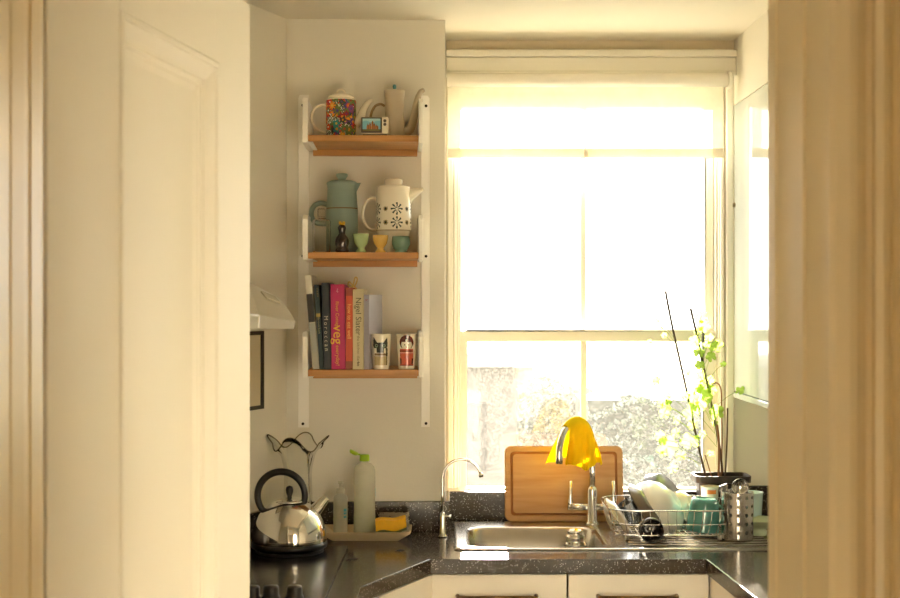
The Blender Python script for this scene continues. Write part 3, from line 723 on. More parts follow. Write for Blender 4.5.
def doll_pat(s, z):
    x = (s - 0.001) / 0.0300; y = (z - 0.008) / 0.085
    q = math.hypot(x / 0.72, (y - 0.80) / 0.24)
    if q < 1.0 and y > 0.6:
        if math.hypot(x / 0.52, (y - 0.73) / 0.17) < 1.0:
            for ex_ in (-0.2, 0.2):
                if abs(x - ex_) < 0.06 and abs(y - 0.72) < 0.018: return 1
            if abs(x) < 0.05 and abs(y - 0.645) < 0.014: return 2
            if y > 0.82 and abs(x) > 0.08: return 1
            return 0
        return 1
    if 0.02 < y < 0.585 and abs(x) < 0.70:
        if 0.44 < y < 0.47 or 0.50 < y < 0.53: return 1 if y > 0.49 else 4
        if 0.08 < y < 0.26 and abs(x) > 0.50: return 1
        return 2 if y > 0.06 else 3
    return 0
CPF = [(0, 0.0), (0.0215, 0.0), (0.023, 0.002), (0.0295, 0.098), (0.0298, 0.0995), (0.0280, 0.0990), (0.0215, 0.006), (0, 0.005)]
for (u, lab, fn, cols) in ((381, 'white tumbler with a black cat face, beside the books', cat2, ('#e8dfca', '#2c3128', '#7a6348', '#b8a67c', '#8fa08a')),
                           (406.5, 'white tumbler with a red dressed doll, right end of the bottom shelf', doll_pat, ('#e8dfca', '#5a241c', '#d4614a', '#8f3328', '#e69a86'))):
    t = MB().lathe(fine(CPF, 0.0016), 150, fn=fn).build('tumbler', body_mats(*cols, rough=0.12), loc=(X(u, 3.82), 3.82, zs))
    tag(t, lab, 'tumbler', 'patterned tumblers on the bottom shelf')

# ------------------------------------------------------------------ left wall: hood and picture
hood = thing('cooker_hood', 'silver grey cooker hood on the wall at the left, above the kettle', 'cooker hood', (-0.52, 3.6, 1.54))
def hl(u, v, d): 
    p = P(u, v, d); return L(hood, p.x, p.y, p.z)
HD = mat('hood_silver', '#dcd9d0', 0.3, 0.3, var=0.03)
rows = []
N = 12
for i in range(N + 1):
    t = i / N
    # section from far/top edge to near/low ridge, right end rounded
    rows.append(t)
def hood_pt(s, t):
    # s: 0 left (hidden) .. 1 right end ; t: 0 back/top .. 1 front ridge
    back = [(-0.80, 3.23, 1.70), (-0.575, 3.772, 1.655), (-0.492, 3.752, 1.612)]
    front = [(-0.66, 3.02, 1.585), (-0.488, 3.45, 1.560), (-0.393, 3.45, 1.542)]
    def q(a, s):
        a = [Vector(p) for p in a]
        return a[0].lerp(a[1], s * 2) if s < 0.5 else a[1].lerp(a[2], (s - 0.5) * 2)
    b, f = q(back, s), q(front, s)
    p = b.lerp(f, t); p.z += 0.012 * math.sin(PI * t)
    return p
vs = []; fs = []
NS = 16
for j in range(NS + 1):
    for i in range(N + 1):
        p = hood_pt(j / NS, i / N); vs.append(L(hood, *p))
for j in range(NS):
    for i in range(N): fs.append((j * (N + 1) + i, j * (N + 1) + i + 1, (j + 1) * (N + 1) + i + 1, (j + 1) * (N + 1) + i))
o0 = len(vs)
for j in range(NS + 1):
    for i in range(N + 1):
        p = hood_pt(j / NS, i / N); vs.append(L(hood, p.x - 0.006 * (j / NS), p.y, 1.523))
for j in range(NS):
    for i in range(N): fs.append((o0 + j * (N + 1) + i, o0 + (j + 1) * (N + 1) + i, o0 + (j + 1) * (N + 1) + i + 1, o0 + j * (N + 1) + i + 1))
def edge(idx):
    for a, b in zip(idx, idx[1:]): fs.append((a, b, o0 + b, o0 + a))
edge([j * (N + 1) + N for j in range(NS + 1)]); edge([NS * (N + 1) + i for i in range(N, -1, -1)]); edge([j * (N + 1) for j in range(NS, -1, -1)]); edge([i for i in range(N + 1)])
MB().add(vs, fs, 0, False).build('canopy', HD, hood, bevel=0.003)
pa = [hood_pt(0.66, 0.40), hood_pt(0.88, 0.42), hood_pt(0.90, 0.62), hood_pt(0.70, 0.60)]
mb = MB(); nn = (pa[1] - pa[0]).cross(pa[3] - pa[0]).normalized(); nn = nn if nn.z > 0 else -nn
mb.extrude([Vector(L(hood, *p)) + nn * 0.0005 for p in pa], nn * 0.006)
mb.build('reflection_patch', mat('reflection_white', '#efe9da', 0.2), hood, bevel=0.002)  # pale raised patch imitating a light reflection on the canopy

aw = Vector((-LT, -1, 0)).normalized(); nw = Vector((-aw.y, aw.x, 0)); nw = nw if nw.x > 0 else -nw
PR = Vector((lw(3.866), 3.866, 0))
pic = thing('picture_frame', 'thin black picture frame on the wall below the cooker hood', 'picture frame', (PR.x, PR.y, 1.287))
def pq(a, z, h):
    q = aw * a + nw * h; return (q.x, q.y, z)
PH = 0.222; PW = 0.30
def pbox(mb, a0, a1, z0, z1, h0, h1):
    v = [pq(a, z, h) for z in (z0, z1) for h in (h0, h1) for a in (a0, a1)]
    mb.add(v, [(0, 2, 3, 1), (4, 5, 7, 6), (0, 1, 5, 4), (2, 6, 7, 3), (0, 4, 6, 2), (1, 3, 7, 5)])
mb = MB()
pbox(mb, 0.006, 0.022, 0, PH, 0.001, 0.007); pbox(mb, PW - 0.012, PW, 0, PH, 0.001, 0.007); pbox(mb, 0.022, PW - 0.012, 0, 0.011, 0.001, 0.007); pbox(mb, 0.022, PW - 0.012, PH - 0.011, PH, 0.001, 0.007)
mb.build('frame', mat('black_frame', '#2a2019', 0.4), pic)
mb = MB(); pbox(mb, 0.022, PW - 0.012, 0.011, PH - 0.011, 0.001, 0.004); mb.build('picture', mat('picture_paper', '#cfc2a4', 0.4, var=0.03), pic)

# ------------------------------------------------------------------ hob, kettle, vase
hob = thing('hob', 'black glass hob set in the worktop at the left', 'hob', (-0.42, 3.3, WT))
def hb(x, y): return (x + 0.42, y - 3.3)
MB().prism([hb(-0.288, 2.95), hb(-0.282, 3.74), hb(-0.565, 3.74), hb(-0.765, 3.22), hb(-0.765, 2.95)], 0.0002, 0.007).build('hob_glass', BLACKG, hob, bevel=0.002)
for x, y in ((-0.434, 3.655), (-0.66, 3.38)):
    MB().lathe([(0, 0.007), (0.092, 0.007), (0.092, 0.013), (0.06, 0.016), (0, 0.016)], 40, (x + 0.42, y - 3.3, 0)).build('hot_plate', mat('cast_iron', '#1b1613', 0.55), hob)
for u in (252, 271, 294.5):
    MB().lathe([(0, 0.007), (0.021, 0.007), (0.021, 0.016), (0.018, 0.019), (0.0175, 0.036), (0.0155, 0.040), (0, 0.0405)], 28, (X(u, 3.06) + 0.42, 3.06 - 3.3, 0)).build('control_knob', BLACK, hob)

KX, KY, KZ = X(289.5, 3.655), 3.655, WT + 0.016
kt = thing('kettle', 'polished steel whistling kettle with a black ring handle', 'kettle', (KX, KY, KZ))
KP = [(0, 0), (0.094, 0.0), (0.1005, 0.004), (0.1025, 0.010), (0.1025, 0.016), (0.0985, 0.019)]
MB().lathe(KP, 64).build('kettle_base', BLACK, kt)
KB = [(0.099, 0.018), (0.1005, 0.022), (0.1000, 0.032), (0.0975, 0.050), (0.092, 0.070), (0.083, 0.089), (0.070, 0.106), (0.055, 0.118), (0.042, 0.125), (0.039, 0.1265)]
MB().lathe(KB, 72).build('kettle_body', CHROME, kt)
kl = MB().lathe([(0.040, 0.126), (0.040, 0.1285), (0.034, 0.131), (0.018, 0.134), (0, 0.135)], 40).build('kettle_lid', CHROME, kt)
MB().lathe([(0, 0.133), (0.007, 0.134), (0.006, 0.140), (0.0095, 0.150), (0.0105, 0.158), (0.0085, 0.166), (0, 0.169)], 20).build('lid_knob', BLACK, kl)
hc = Vector((-0.022, -0.004, 0.143)); hr = 0.064
pts = arc(hc, hr, math.radians(-28), math.radians(232), 40, (1, 0, 0), (0, 0, 1))
MB().tube(pts, [0.0085 + 0.0012 * math.sin(PI * i / 40) for i in range(41)], 14).build('handle', BLACK, kt)
MB().tube([pts[-1], (-0.068, 0, 0.088)], 0.006, 10).build('handle_bracket', BLACK, kt)
MB().tube([pts[0], (0.035, 0, 0.115)], 0.006, 10).build('handle_bracket', BLACK, kt)
ks = smooth([(0.058, 0.012, 0.088), (0.074, 0.018, 0.106), (0.086, 0.022, 0.120), (0.098, 0.026, 0.132)])
MB().tube(ks, [0.020 - 0.009 * i / (len(ks) - 1) for i in range(len(ks))], 18).build('spout', CHROME, kt)

va = thing('vase', 'clear glass vase with a wavy flared rim, behind the kettle', 'vase', (X(298, 3.87), 3.87, WT))
def wav(q, a, r, z):
    k = max(0.0, (z - 0.20) / 0.10); w = math.cos(4 * a + 0.6)
    return Vector((q.x * (1 + 0.30 * k * max(0, w)), q.y * (1 + 0.18 * k * max(0, w)), z + 0.026 * k * w))
VP_ = [(0, 0.004), (0.045, 0.004), (0.047, 0.0), (0.047, 0.012), (0.044, 0.05), (0.042, 0.10), (0.0405, 0.15), (0.0395, 0.19), (0.041, 0.21), (0.0455, 0.235), (0.053, 0.255), (0.063, 0.270), (0.073, 0.279)]
vs_ = MB().lathe(VP_, 96, wob=wav)
vz = vs_.build('vase_body', GLASS, va)
rim = [wav(Vector((0.073 * math.cos(a), 0.073 * math.sin(a), 0.279)), a, 0.073, 0.279) for a in [2 * PI * k / 96 for k in range(96)]]
MB().tube(rim, 0.0018, 8, closed=True).build('vase_rim', thin_glass('rim_glass', (0.72, 0.68, 0.6), 1.35), va)

# ------------------------------------------------------------------ tray and washing up things
tr = thing('tray', 'shallow beige rectangular dish holding the soap bottles and sponge', 'tray', (X(366.5, 3.9), 3.9, WT))
CER = mat('beige_ceramic', '#cdb896', 0.35, var=0.03)
def ring_loft(mb, rings):
    m = len(rings[0]); vs = [p for r in rings for p in r]; fs = []
    for i in range(len(rings) - 1):
        for k in range(m): fs.append((i * m + k, i * m + (k + 1) % m, (i + 1) * m + (k + 1) % m, (i + 1) * m + k))
    fs.append(tuple(range(m))); fs.append(tuple((len(rings) - 1) * m + k for k in range(m)))
    return mb.add(vs, fs, 0, False)
def rr3(hx_, hy_, z, r=0.006): return [(x, y, z) for x, y in rrect(-hx_, hx_, -hy_, hy_, r, 3)]
ring_loft(MB(), [rr3(0.095, 0.050, 0), rr3(0.128, 0.068, 0.022), rr3(0.130, 0.070, 0.027), rr3(0.127, 0.067, 0.0275), rr3(0.096, 0.050, 0.006)]).build('tray_dish', CER, tr)
tz = WT + 0.0065
sb = thing('soap_bottle', 'small clear hand soap bottle with a pump, left on the tray', 'bottle', (X(340.5, 3.90), 3.90, tz))
CLEARP = translucent('milky_plastic', '#e2e2d2', '#e6e6d8', 0.5, 0.35)
MB().lathe([(0, 0), (0.0185, 0), (0.0205, 0.003), (0.0205, 0.108), (0.018, 0.115), (0.011, 0.119), (0.010, 0.123), (0, 0.123)], 36).build('bottle_body', CLEARP, sb)
pm = MB().lathe([(0, 0.1225), (0.0125, 0.123), (0.0125, 0.136), (0.006, 0.138), (0.004, 0.139), (0.004, 0.149), (0.0075, 0.150), (0.0075, 0.157), (0, 0.158)], 24).build('pump_cap', translucent('pump_plastic', '#d9d4bf', '#e6e2cf', 0.4, 0.2), sb)
def onface(s, z): return 1 if (0.010 < s < 0.021 and 0.052 < z < 0.082 and (int(z * 400) % 4 != 0)) else 0
MB().lathe(fine([(0.0208, 0.045), (0.0208, 0.090)], 0.002), 72, fn=lambda s, z: onface(s, z)).build('bottle_label', [translucent('label_clear', '#e4e4d4', '#e4e4d4', 0.5, 0.97), mat('label_blue', '#4aa0b4', 0.4)], sb)
wb = thing('soap_bottle', 'tall washing up liquid bottle with an open lime green cap', 'bottle', (X(364.5, 3.895), 3.895, tz))
Mo = Matrix.Diagonal((1, 0.62, 1))
MB().lathe([(0, 0), (0.028, 0), (0.0315, 0.004), (0.0318, 0.02), (0.0305, 0.09), (0.0315, 0.15), (0.0312, 0.185), (0.029, 0.200), (0.020, 0.209), (0.012, 0.212), (0.012, 0.217), (0, 0.217)], 44, M=Mo).build('bottle_body', translucent('clear_plastic', '#e4e4d4', '#e8e8da', 0.5, 0.5), wb)
MB().lathe([(0, 0.003), (0.027, 0.003), (0.0295, 0.006), (0.0285, 0.09), (0.029, 0.104), (0, 0.1045)], 40, M=Mo).build('soap_liquid', translucent('pale_soap', '#d2d6b8', '#d8dcc0', 0.5, 0.35), wb)
LIME = mat('lime_plastic', '#9cc524', 0.35)
cap = MB().lathe([(0, 0.2165), (0.014, 0.2165), (0.0145, 0.218), (0.0140, 0.233), (0.0125, 0.235), (0, 0.2345)], 28).build('cap', LIME, wb)
MB().lathe([(0, 0), (0.0135, 0), (0.014, 0.004), (0.011, 0.009), (0, 0.0105)], 28, (-0.029, 0, 0.2445), M=Matrix.Rotation(math.radians(205), 3, 'Y')).box(-0.02, -0.012, -0.003, 0.003, 0.233, 0.2375).build('flip_lid', LIME, cap)
MB().lathe(fine([(0.0322, 0.115), (0.0322, 0.140)], 0.002), 96, fn=lambda s, z: 1 if 0.040 < s < 0.047 and int(z * 350) % 3 else 0, M=Mo).build('bottle_label', [MATS['label_clear'], MATS['label_blue']], wb)
spg = thing('sponge', 'yellow sponge with a green scouring side, on the front of the tray', 'sponge', (X(391.5, 3.865), 3.865, WT + 0.0255), (0, math.radians(-5), 0.05))
def sg(nx, z0, z1, hxs, hys, mb, jit):
    pass
SPY = mat('sponge_yellow', '#e3ac22', 0.9, var=0.15, scale=80, bump=0.6, bscale=300)
mb = MB()
rings = []
for i in range(15):
    x = -0.044 + 0.088 * i / 14; b = 0.0035 * math.sin(i * 0.55)
    rings.append([(x, -0.030, 0.007 + b), (x, 0.030, 0.007 + b), (x, 0.030, 0.036 + b * 0.7), (x, -0.030, 0.036 + b * 0.7)])
ring_loft(mb, rings).build('foam', SPY, spg, bevel=0.003)
mb = MB(); rings = [[(p[0], p[1], p[2] - 0.0065) for p in r[:2]] + [(p[0], p[1], p[2] - 0.0003) for p in (r[1], r[0])] for r in rings]
ring_loft(mb, rings).build('scouring_pad', mat('scourer_green', '#4f5a33', 0.95, var=0.2, scale=150), spg)
scw = thing('steel_scourer', 'curly steel wool scourer behind the sponge', 'scourer', (X(394, 3.935), 3.935, WT + 0.0175))
mb = MB(); r2 = random.Random(3)
for k in range(26):
    a0 = r2.uniform(0, 2 * PI); pts = []
    for i in range(26):
        t = i / 25 * 2 * PI * 1.5 + a0
        rr = 0.026 + 0.008 * math.sin(3 * t + k)
        pts.append((rr * 1.35 * math.cos(t + k), rr * 0.8 * math.sin(t * 1.3 + k * 2), 0.026 + 0.022 * math.sin(t * 0.9 + k * 1.7)))
    mb.tube(pts, 0.0011, 4)
mb.build('wire_coils', mat('dark_steel_wool', (0.42, 0.38, 0.32), 0.35, 1.0), scw)
# two dark crumbs on the worktop
for (u, v, l, lab) in ((352, 560, 0.020, 'larger dark leaf scrap on the worktop in front of the tray'), (400, 551, 0.016, 'smaller dark leaf scrap on the worktop near the filter tap')):
    d = (EYE - WT) * F / (v - 299)
    t = MB().add([(-l, -0.002, 0.0008), (-l * 0.2, -0.006, 0.002), (l, 0.004, 0.0008), (l * 0.3, 0.009, 0.0025), (-l * 0.4, 0.003, 0.003)], [(0, 1, 4), (1, 3, 4), (1, 2, 3)]).build('leaf_scrap', mat('tea_leaf', '#17100b', 0.8), loc=(X(u, d), d, WT), rot=(0, 0, 0.5), solid=0.001)
    tag(t, lab, 'leaf', 'leaf scraps on the worktop')

# ------------------------------------------------------------------ taps
ft = thing('filter_tap', 'slim chrome filter tap with a thin swan neck, left of the sink', 'tap', (X(442.5, 3.915), 3.915, WT))
MB().lathe([(0, 0), (0.0145, 0), (0.0145, 0.004), (0.011, 0.007), (0.0095, 0.010), (0.0095, 0.060), (0.0075, 0.068), (0.0045, 0.072), (0, 0.072)], 28).build('tap_body', CHROME, ft)
pts = [(0, 0, 0.068), (0, 0, 0.12), (0, 0, 0.165)] + arc((0.056, 0, 0.168), 0.056, PI, math.radians(22), 22, (1, 0, 0), (0, 0, 1.02)) 
pts = [Vector(p) for p in pts]
e = pts[-1]; pts.append(e + Vector((0.004, 0, -0.012)))
MB().tube(pts, 0.0042, 12).build('swan_neck', CHROME, ft)
MB().tube([pts[-1] + Vector((-0.002, 0, 0.008)), pts[-1] + Vector((0.0005, 0, -0.004))], 0.0062, 12).build('nozzle', CHROME, ft)
MB().tube([(0.004, -0.002, 0.059), (0.016, -0.004, 0.060), (0.026, -0.006, 0.060)], [0.004, 0.003, 0.0055], 12).build('lever', CHROME, ft)

TX, TY = 0.4335, 4.118
mt = thing('mixer_tap', 'tall chrome swan neck mixer tap with two levers, behind the sink', 'tap', (TX, TY, WT + 0.003))
MB().lathe([(0, 0), (0.021, 0), (0.021, 0.005), (0.018, 0.009), (0.016, 0.012), (0.016, 0.104), (0.0135, 0.112), (0.0105, 0.116), (0, 0.116)], 36).build('tap_body', CHROME, mt)
for s in (-1, 1):
    x = 0.066 * s
    MB().tube([(0.015 * s, 0, 0.053), (x + 0.006 * s, 0, 0.053)], [0.011, 0.0105], 18).build('valve_arm', CHROME, mt)
    MB().tube([(x, 0, 0.045), (x, 0, 0.066), (x - 0.001 * s, 0.002, 0.09), (x - 0.002 * s, 0.004, 0.132)], [0.0095, 0.009, 0.0048, 0.0055], 14).build('lever', CHROME, mt)
e2 = Vector((0.319 - TX, 3.95 - TY, 0)); rad = e2.length / 2; e2n = e2.normalized()
pz = 1.237 - WT - 0.003 - rad
pts = [Vector((0, 0, 0.11)), Vector((0, 0, 0.16))] + arc(Vector((0, 0, pz)) + e2n * rad, rad, PI, math.radians(-8), 26, e2n, (0, 0, 1))
MB().tube(pts, 0.0095, 20).build('swan_neck', CHROME, mt)
e = pts[-1]
MB().tube([e + Vector((0, 0, 0.02)) + e2n * -0.002, e + Vector((0, 0, -0.004)) + e2n * 0.0005], 0.0106, 20).build('spout_tip', SATIN, mt)

# yellow cloth hung over the swan neck
YEL = translucent('yellow_cloth', '#eed324', '#f7e136', 0.42)
cl_o = thing('cloth', 'bright yellow cleaning cloth draped over the mixer tap', 'cloth', (TX, TY, WT + 0.003))
base = Vector((0, 0, pz)) + e2n * rad
sd = Vector((-e2n.y, e2n.x, 0)); sd = -sd if sd.y > 0 else sd
fdir = Vector((0.35, -0.94, 0))           # the side of the neck the long flap hangs on
vs = []; fs = []
NU, NV = 64, 50
zoff = WT + 0.003
for i in range(NU + 1):
    w = i / NU                            # along the neck, 0 column side .. 1 spout side
    ang = math.radians(172 - 118 * w)
    c = base + e2n * (rad * math.cos(ang)) + Vector((0, 0, rad * math.sin(ang)))
    out_ = e2n * math.cos(ang) + Vector((0, 0, math.sin(ang)))
    rr = 0.0112
    zf_ = Z(467, 4.05) - zoff + 0.012 * math.sin(w * 8 + 0.5) + 0.012 * (w - 0.5)      # hem heights, front and back
    zk_ = Z(462, 4.05) - zoff + 0.030 * (1 - w)
    for j in range(NV + 1):
        q = j / NV
        fold = 0.0095 * math.sin(w * 19 + 1.3 * math.sin(w * 6)) + 0.004 * math.sin(w * 43 + 2)
        if 0.42 <= q <= 0.58:
            a_ = (q - 0.5) / 0.08 * PI / 2
            p = c + sd * (rr * math.sin(a_)) + out_ * (rr * math.cos(a_))
        elif q > 0.58:
            k = (q - 0.58) / 0.42; st = c + sd * rr
            p = Vector((st.x, st.y, st.z + (zf_ - st.z) * k)) + fdir * (0.003 + (fold + 0.011) * min(1, k * 1.6)) + Vector((0.010 * math.sin(w * 12) * k, 0, 0))
            p.x += (0.004 - 0.012 * w) * k + 0.004 * (1 - w) ** 3 * min(1, k * 6)
        else:
            k = (0.42 - q) / 0.42; st = c - sd * rr
            p = Vector((st.x, st.y, st.z + (zk_ - st.z) * k)) - fdir * (0.003 + (0.006 - fold) * min(1, k * 1.6)) + Vector((-0.048, 0.0, 0)) * (k * w ** 1.5)
        vs.append(p)
for i in range(NU):
    for j in range(NV): fs.append((i * (NV + 1) + j, i * (NV + 1) + j + 1, (i + 1) * (NV + 1) + j + 1, (i + 1) * (NV + 1) + j))
MB().add(vs, fs, 0, True).build('cloth_sheet', YEL, cl_o, solid=0.0012)

# ------------------------------------------------------------------ chopping board, cup in sink
bd = thing('chopping_board', 'wooden chopping board with a juice groove, propped against the dark upstand behind the sink', 'chopping board', (X(565, 4.15), 4.167, WT + 0.0035), (math.radians(-9), 0, 0))
def board_mesh():
    mb = MB(); W, Hh, T = 0.1835, 0.232, 0.02
    def ring(inset, y, r): return [(x, y, z) for x, z in rrect(-W + inset, W - inset, inset, Hh - inset, r, 6)]
    rings = [ring(0, T, 0.02), ring(0, 0.002, 0.02), ring(0.002, 0, 0.019), ring(0.0175, 0, 0.012), ring(0.0195, 0.004, 0.012), ring(0.0235, 0.004, 0.010), ring(0.0255, 0, 0.010)]
    m = len(rings[0]); vs = [p for r in rings for p in r]; fs = []; mi = []
    for i in range(len(rings) - 1):
        for k in range(m): fs.append((i * m + k, i * m + (k + 1) % m, (i + 1) * m + (k + 1) % m, (i + 1) * m + k)); mi.append(1 if 3 <= i <= 5 else 0)
    fs.append(tuple(range(m))); mi.append(0); fs.append(tuple((len(rings) - 1) * m + k for k in range(m))); mi.append(0)
    return mb.add(vs, fs, mi, False)
board_mesh().build('board', [BOARDW, mat('groove_wood', '#9a5f30', 0.6, var=0.1)], bd)

scp = thing('steel_cup', 'ribbed stainless steel cup standing in the sink bowl', 'cup', (X(575.5, 3.95), 3.95, WT - 0.1535))
MB().lathe([(0, 0), (0.030, 0), (0.031, 0.003), (0.031, 0.118), (0.034, 0.121), (0.034, 0.129), (0.031, 0.132), (0.028, 0.140), (0.0295, 0.143), (0.0295, 0.150), (0.027, 0.153), (0.022, 0.158), (0.0235, 0.160), (0.0235, 0.167), (0.02, 0.168), (0.018, 0.16), (0, 0.158)], 40).build('cup_body', CHROME, scp)

# ------------------------------------------------------------------ dish rack
RX0, RX1, RY0, RY1 = 0.452, 0.815, 3.80, 4.10
rk = thing('dish_rack', 'chrome wire dish rack on the drainer', 'dish rack', (0.63, 3.95, WT + 0.005))
zr, zm, zf = 0.088, 0.048, 0.016
def rl(x, y, z): return (x - 0.63, y - 3.95, z)
def loop(ins, z, r): return [rl(x, y, z) for x, y in rrect(RX0 + ins, RX1 - ins, RY0 + ins, RY1 - ins, r, 8)]
WIRE = CHROME
MB().tube(loop(0, zr, 0.07), 0.002, 8, closed=True).build('rim_wire', WIRE, rk)
mb = MB(); mb.tube(loop(0.008, zm, 0.064), 0.0013, 6, closed=True); mb.tube(loop(0.018, zf, 0.06), 0.002, 6, closed=True)
def perim(ins, r, n):
    pts = rrect(RX0 + ins, RX1 - ins, RY0 + ins, RY1 - ins, r, 8)
    segs = []; tot = 0
    for a, b in zip(pts, pts[1:] + pts[:1]):
        l = math.dist(a, b); segs.append((tot, l, a, b)); tot += l
    out = []
    for k in range(n):
        t = tot * k / n
        for s0, l, a, b in segs:
            if s0 <= t <= s0 + l and l > 0:
                f = (t - s0) / l; out.append((a[0] + (b[0] - a[0]) * f, a[1] + (b[1] - a[1]) * f)); break
    return out
for a, b, c in zip(perim(0, 0.07, 48), perim(0.008, 0.064, 48), perim(0.018, 0.06, 48)):
    mb.tube([rl(*a, zr), rl(*b, zm), rl(*c, zf)], 0.001, 6)
mb.build('side_wires', WIRE, rk)
mb = MB()
for k in range(18):
    x = RX0 + 0.035 + k * (RX1 - RX0 - 0.07) / 17
    mb.tube([rl(x, RY0 + 0.018, zf), rl(x, RY1 - 0.018, zf)], 0.0014, 6)
for k in range(4):
    y = RY0 + 0.05 + k * 0.065
    mb.tube([rl(RX0 + 0.018, y, zf - 0.003), rl(RX1 - 0.018, y, zf - 0.003)], 0.002, 6)
mb.build('base_wires', WIRE, rk)
for x, y in ((RX0 + 0.05, RY0 + 0.03), (RX1 - 0.05, RY0 + 0.03), (RX0 + 0.05, RY1 - 0.03), (RX1 - 0.05, RY1 - 0.03)):
    MB().lathe([(0, 0.0025), (0.006, 0.0025), (0.006, 0.014), (0, 0.016)], 12, rl(x, y, 0)).build('foot', mat('foot_white', '#e7dfcb', 0.5), rk)
RB = WT + 0.005 + zf + 0.0015          # top of base wires

def dish(name, label, cat, prof, m, u, v, d, tilt, yaw=0.0, extra=None, n=56, group='dishes in the rack'):
    """lathe whose axis is tipped: tilt about Y, then yaw about Z; (u, v, d) is the middle of the piece"""
    p = P(u, v, d)
    t = thing(name, label, cat, p, group=group)
    M = (Matrix.Rotation(yaw, 3, 'Z') @ Matrix.Rotation(tilt, 3, 'Y'))
    MB().lathe(prof, n, M=M).build(name + '_body', m, t)
    return t, M
def plate_prof(R, h=0.016, th=0.004):
    return [(0, 0), (R * 0.62, 0), (R * 0.66, 0.002), (R, h), (R, h + th * 0.7), (R * 0.66, 0.002 + th), (0, th)]
PLC = mat('cream_plate', '#d6c6a2', 0.25, coat=0.3); PLD = mat('bronze_brown_dish', '#6b5a48', 0.22, coat=0.3); WHT = mat('white_china', '#ece8dc', 0.12, coat=0.5)
dish('plate', 'cream plate leaning at the left end of the dish rack', 'plate', plate_prof(0.066, 0.012), PLC, 622, 515, 3.90, math.radians(237), -0.15)
dish('shallow_dish', 'brown dish leaning against the white bowl in the rack', 'dish', plate_prof(0.088, 0.022), PLD, 653, 505, 3.92, math.radians(234), -0.30)
dish('bowl', 'large white bowl standing on edge in the dish rack', 'bowl', [(0.0, 0.0), (0.036, 0.0), (0.038, 0.004), (0.066, 0.015), (0.085, 0.035), (0.092, 0.060), (0.093, 0.064), (0.090, 0.064), (0.082, 0.038), (0.062, 0.020), (0, 0.010)], WHT, 673, 499, 3.945, math.radians(234), -0.55)
pan, M = dish('frying_pan', 'black frying pan standing behind the white bowl', 'pan', [(0, 0), (0.080, 0), (0.084, 0.003), (0.098, 0.034), (0.098, 0.036), (0.095, 0.036), (0.081, 0.005), (0, 0.004)], mat('pan_black', '#1f1a17', 0.4), 674, 497, 4.035, math.radians(236), -0.45)
dish('dark_cup', 'dark brown cup lying on its side at the front of the rack', 'cup', [(0, 0), (0.014, 0), (0.016, 0.003), (0.018, 0.003), (0.019, 0.0), (0.024, 0.003), (0.031, 0.012), (0.0335, 0.03), (0.0335, 0.07), (0.031, 0.07), (0.031, 0.03), (0.02, 0.008), (0, 0.006)], mat('dark_glaze', '#2a1d16', 0.12, coat=0.5), 648.5, 527, 3.845, math.radians(-90), PI / 2)
# small glass between plate and bowl
gl, _ = dish('drinking_glass', 'clear drinking glass tipped behind the dark cup in the rack', 'glass', [(0, 0), (0.024, 0), (0.026, 0.004), (0.030, 0.07), (0.0295, 0.07), (0.025, 0.006), (0, 0.006)], MATS['bottle_glass'], 637, 522, 4.03, math.radians(-30), 0.2)
# teal mug upside down
mg = thing('mug', 'teal mug upside down in the dish rack', 'mug', (X(702.5, 3.89), 3.89, RB), (0, math.radians(5), 0), 'dishes in the rack')
TQ = mat('turquoise_china', '#589c92', 0.12, coat=0.5)
MB().lathe([(0.0455, 0), (0.0475, 0.001), (0.0475, 0.004), (0.0445, 0.045), (0.041, 0.080), (0.038, 0.090), (0.031, 0.094), (0.028, 0.0945), (0.027, 0.092), (0, 0.092)], 52).build('mug_body', TQ, mg)
MB().tube(smooth([(0.040, 0.018, 0.020), (0.058, 0.026, 0.026), (0.064, 0.03, 0.045), (0.058, 0.026, 0.066), (0.038, 0.017, 0.074)]), 0.0055, 12).build('mug_handle', TQ, mg)
dish('bowl', 'small pale pink bowl leaning beside the teal mug', 'bowl', [(0, 0), (0.022, 0), (0.024, 0.003), (0.044, 0.018), (0.052, 0.042), (0.050, 0.042), (0.041, 0.02), (0, 0.007)], mat('pink_china', '#e6cdb6', 0.2, coat=0.3), 692, 503, 4.01, math.radians(245), -0.6)
dish('plate', 'white plate leaning behind the teal mug', 'plate', plate_prof(0.058, 0.012), WHT, 708, 507, 3.985, math.radians(203), -0.5)

# cutlery holder
ch = thing('cutlery_holder', 'perforated steel cutlery holder with a ladle in it, at the right of the dish rack', 'cutlery holder', (X(737, 3.84), 3.745 + 0.047 + 0.042, WT + 0.008))
RH, HH = 0.0448, 0.134
NA, rows_ = 120, 96
vs = []; fs = []; mi = []
def holes(s, z):
    for c in range(12):
        a = (c + 0.5) * PI / 6 - PI
        zz0 = 0.024 if c % 2 == 0 else 0.024
        for k in range(5):
            zc = zz0 + k * 0.0245
            if math.hypot(s - a * RH - 0.006, z - zc) < 0.0054: return 1
    return 0
mb = MB()
for k in range(NA):
    pass
prof = fine([(RH, 0.004), (RH, HH)], 0.0015)
tmp = MB().lathe(prof, 200, fn=holes)
keep = [i for i, m in enumerate(tmp.mi) if m == 0]
tmp.f = [tmp.f[i] for i in keep]; tmp.mi = [0] * len(keep); tmp.sm = [True] * len(keep)
tmp.lathe([(RH, HH), (RH + 0.0015, HH + 0.001), (RH, HH + 0.002), (RH - 0.001, HH + 0.001)], 64)
tmp.lathe([(0, 0.0), (RH - 0.002, 0.0), (RH, 0.004)], 64); 
tmp.build('holder_body', SATIN, ch)
def cutl(name, label, x, y, top, tilt, build):
    t = thing(name, label, 'utensil', (ch.location.x + x, ch.location.y + y, WT + 0.012), (math.radians(tilt[0]), math.radians(tilt[1]), 0), 'utensils in the holder')
    build(t, top); return t
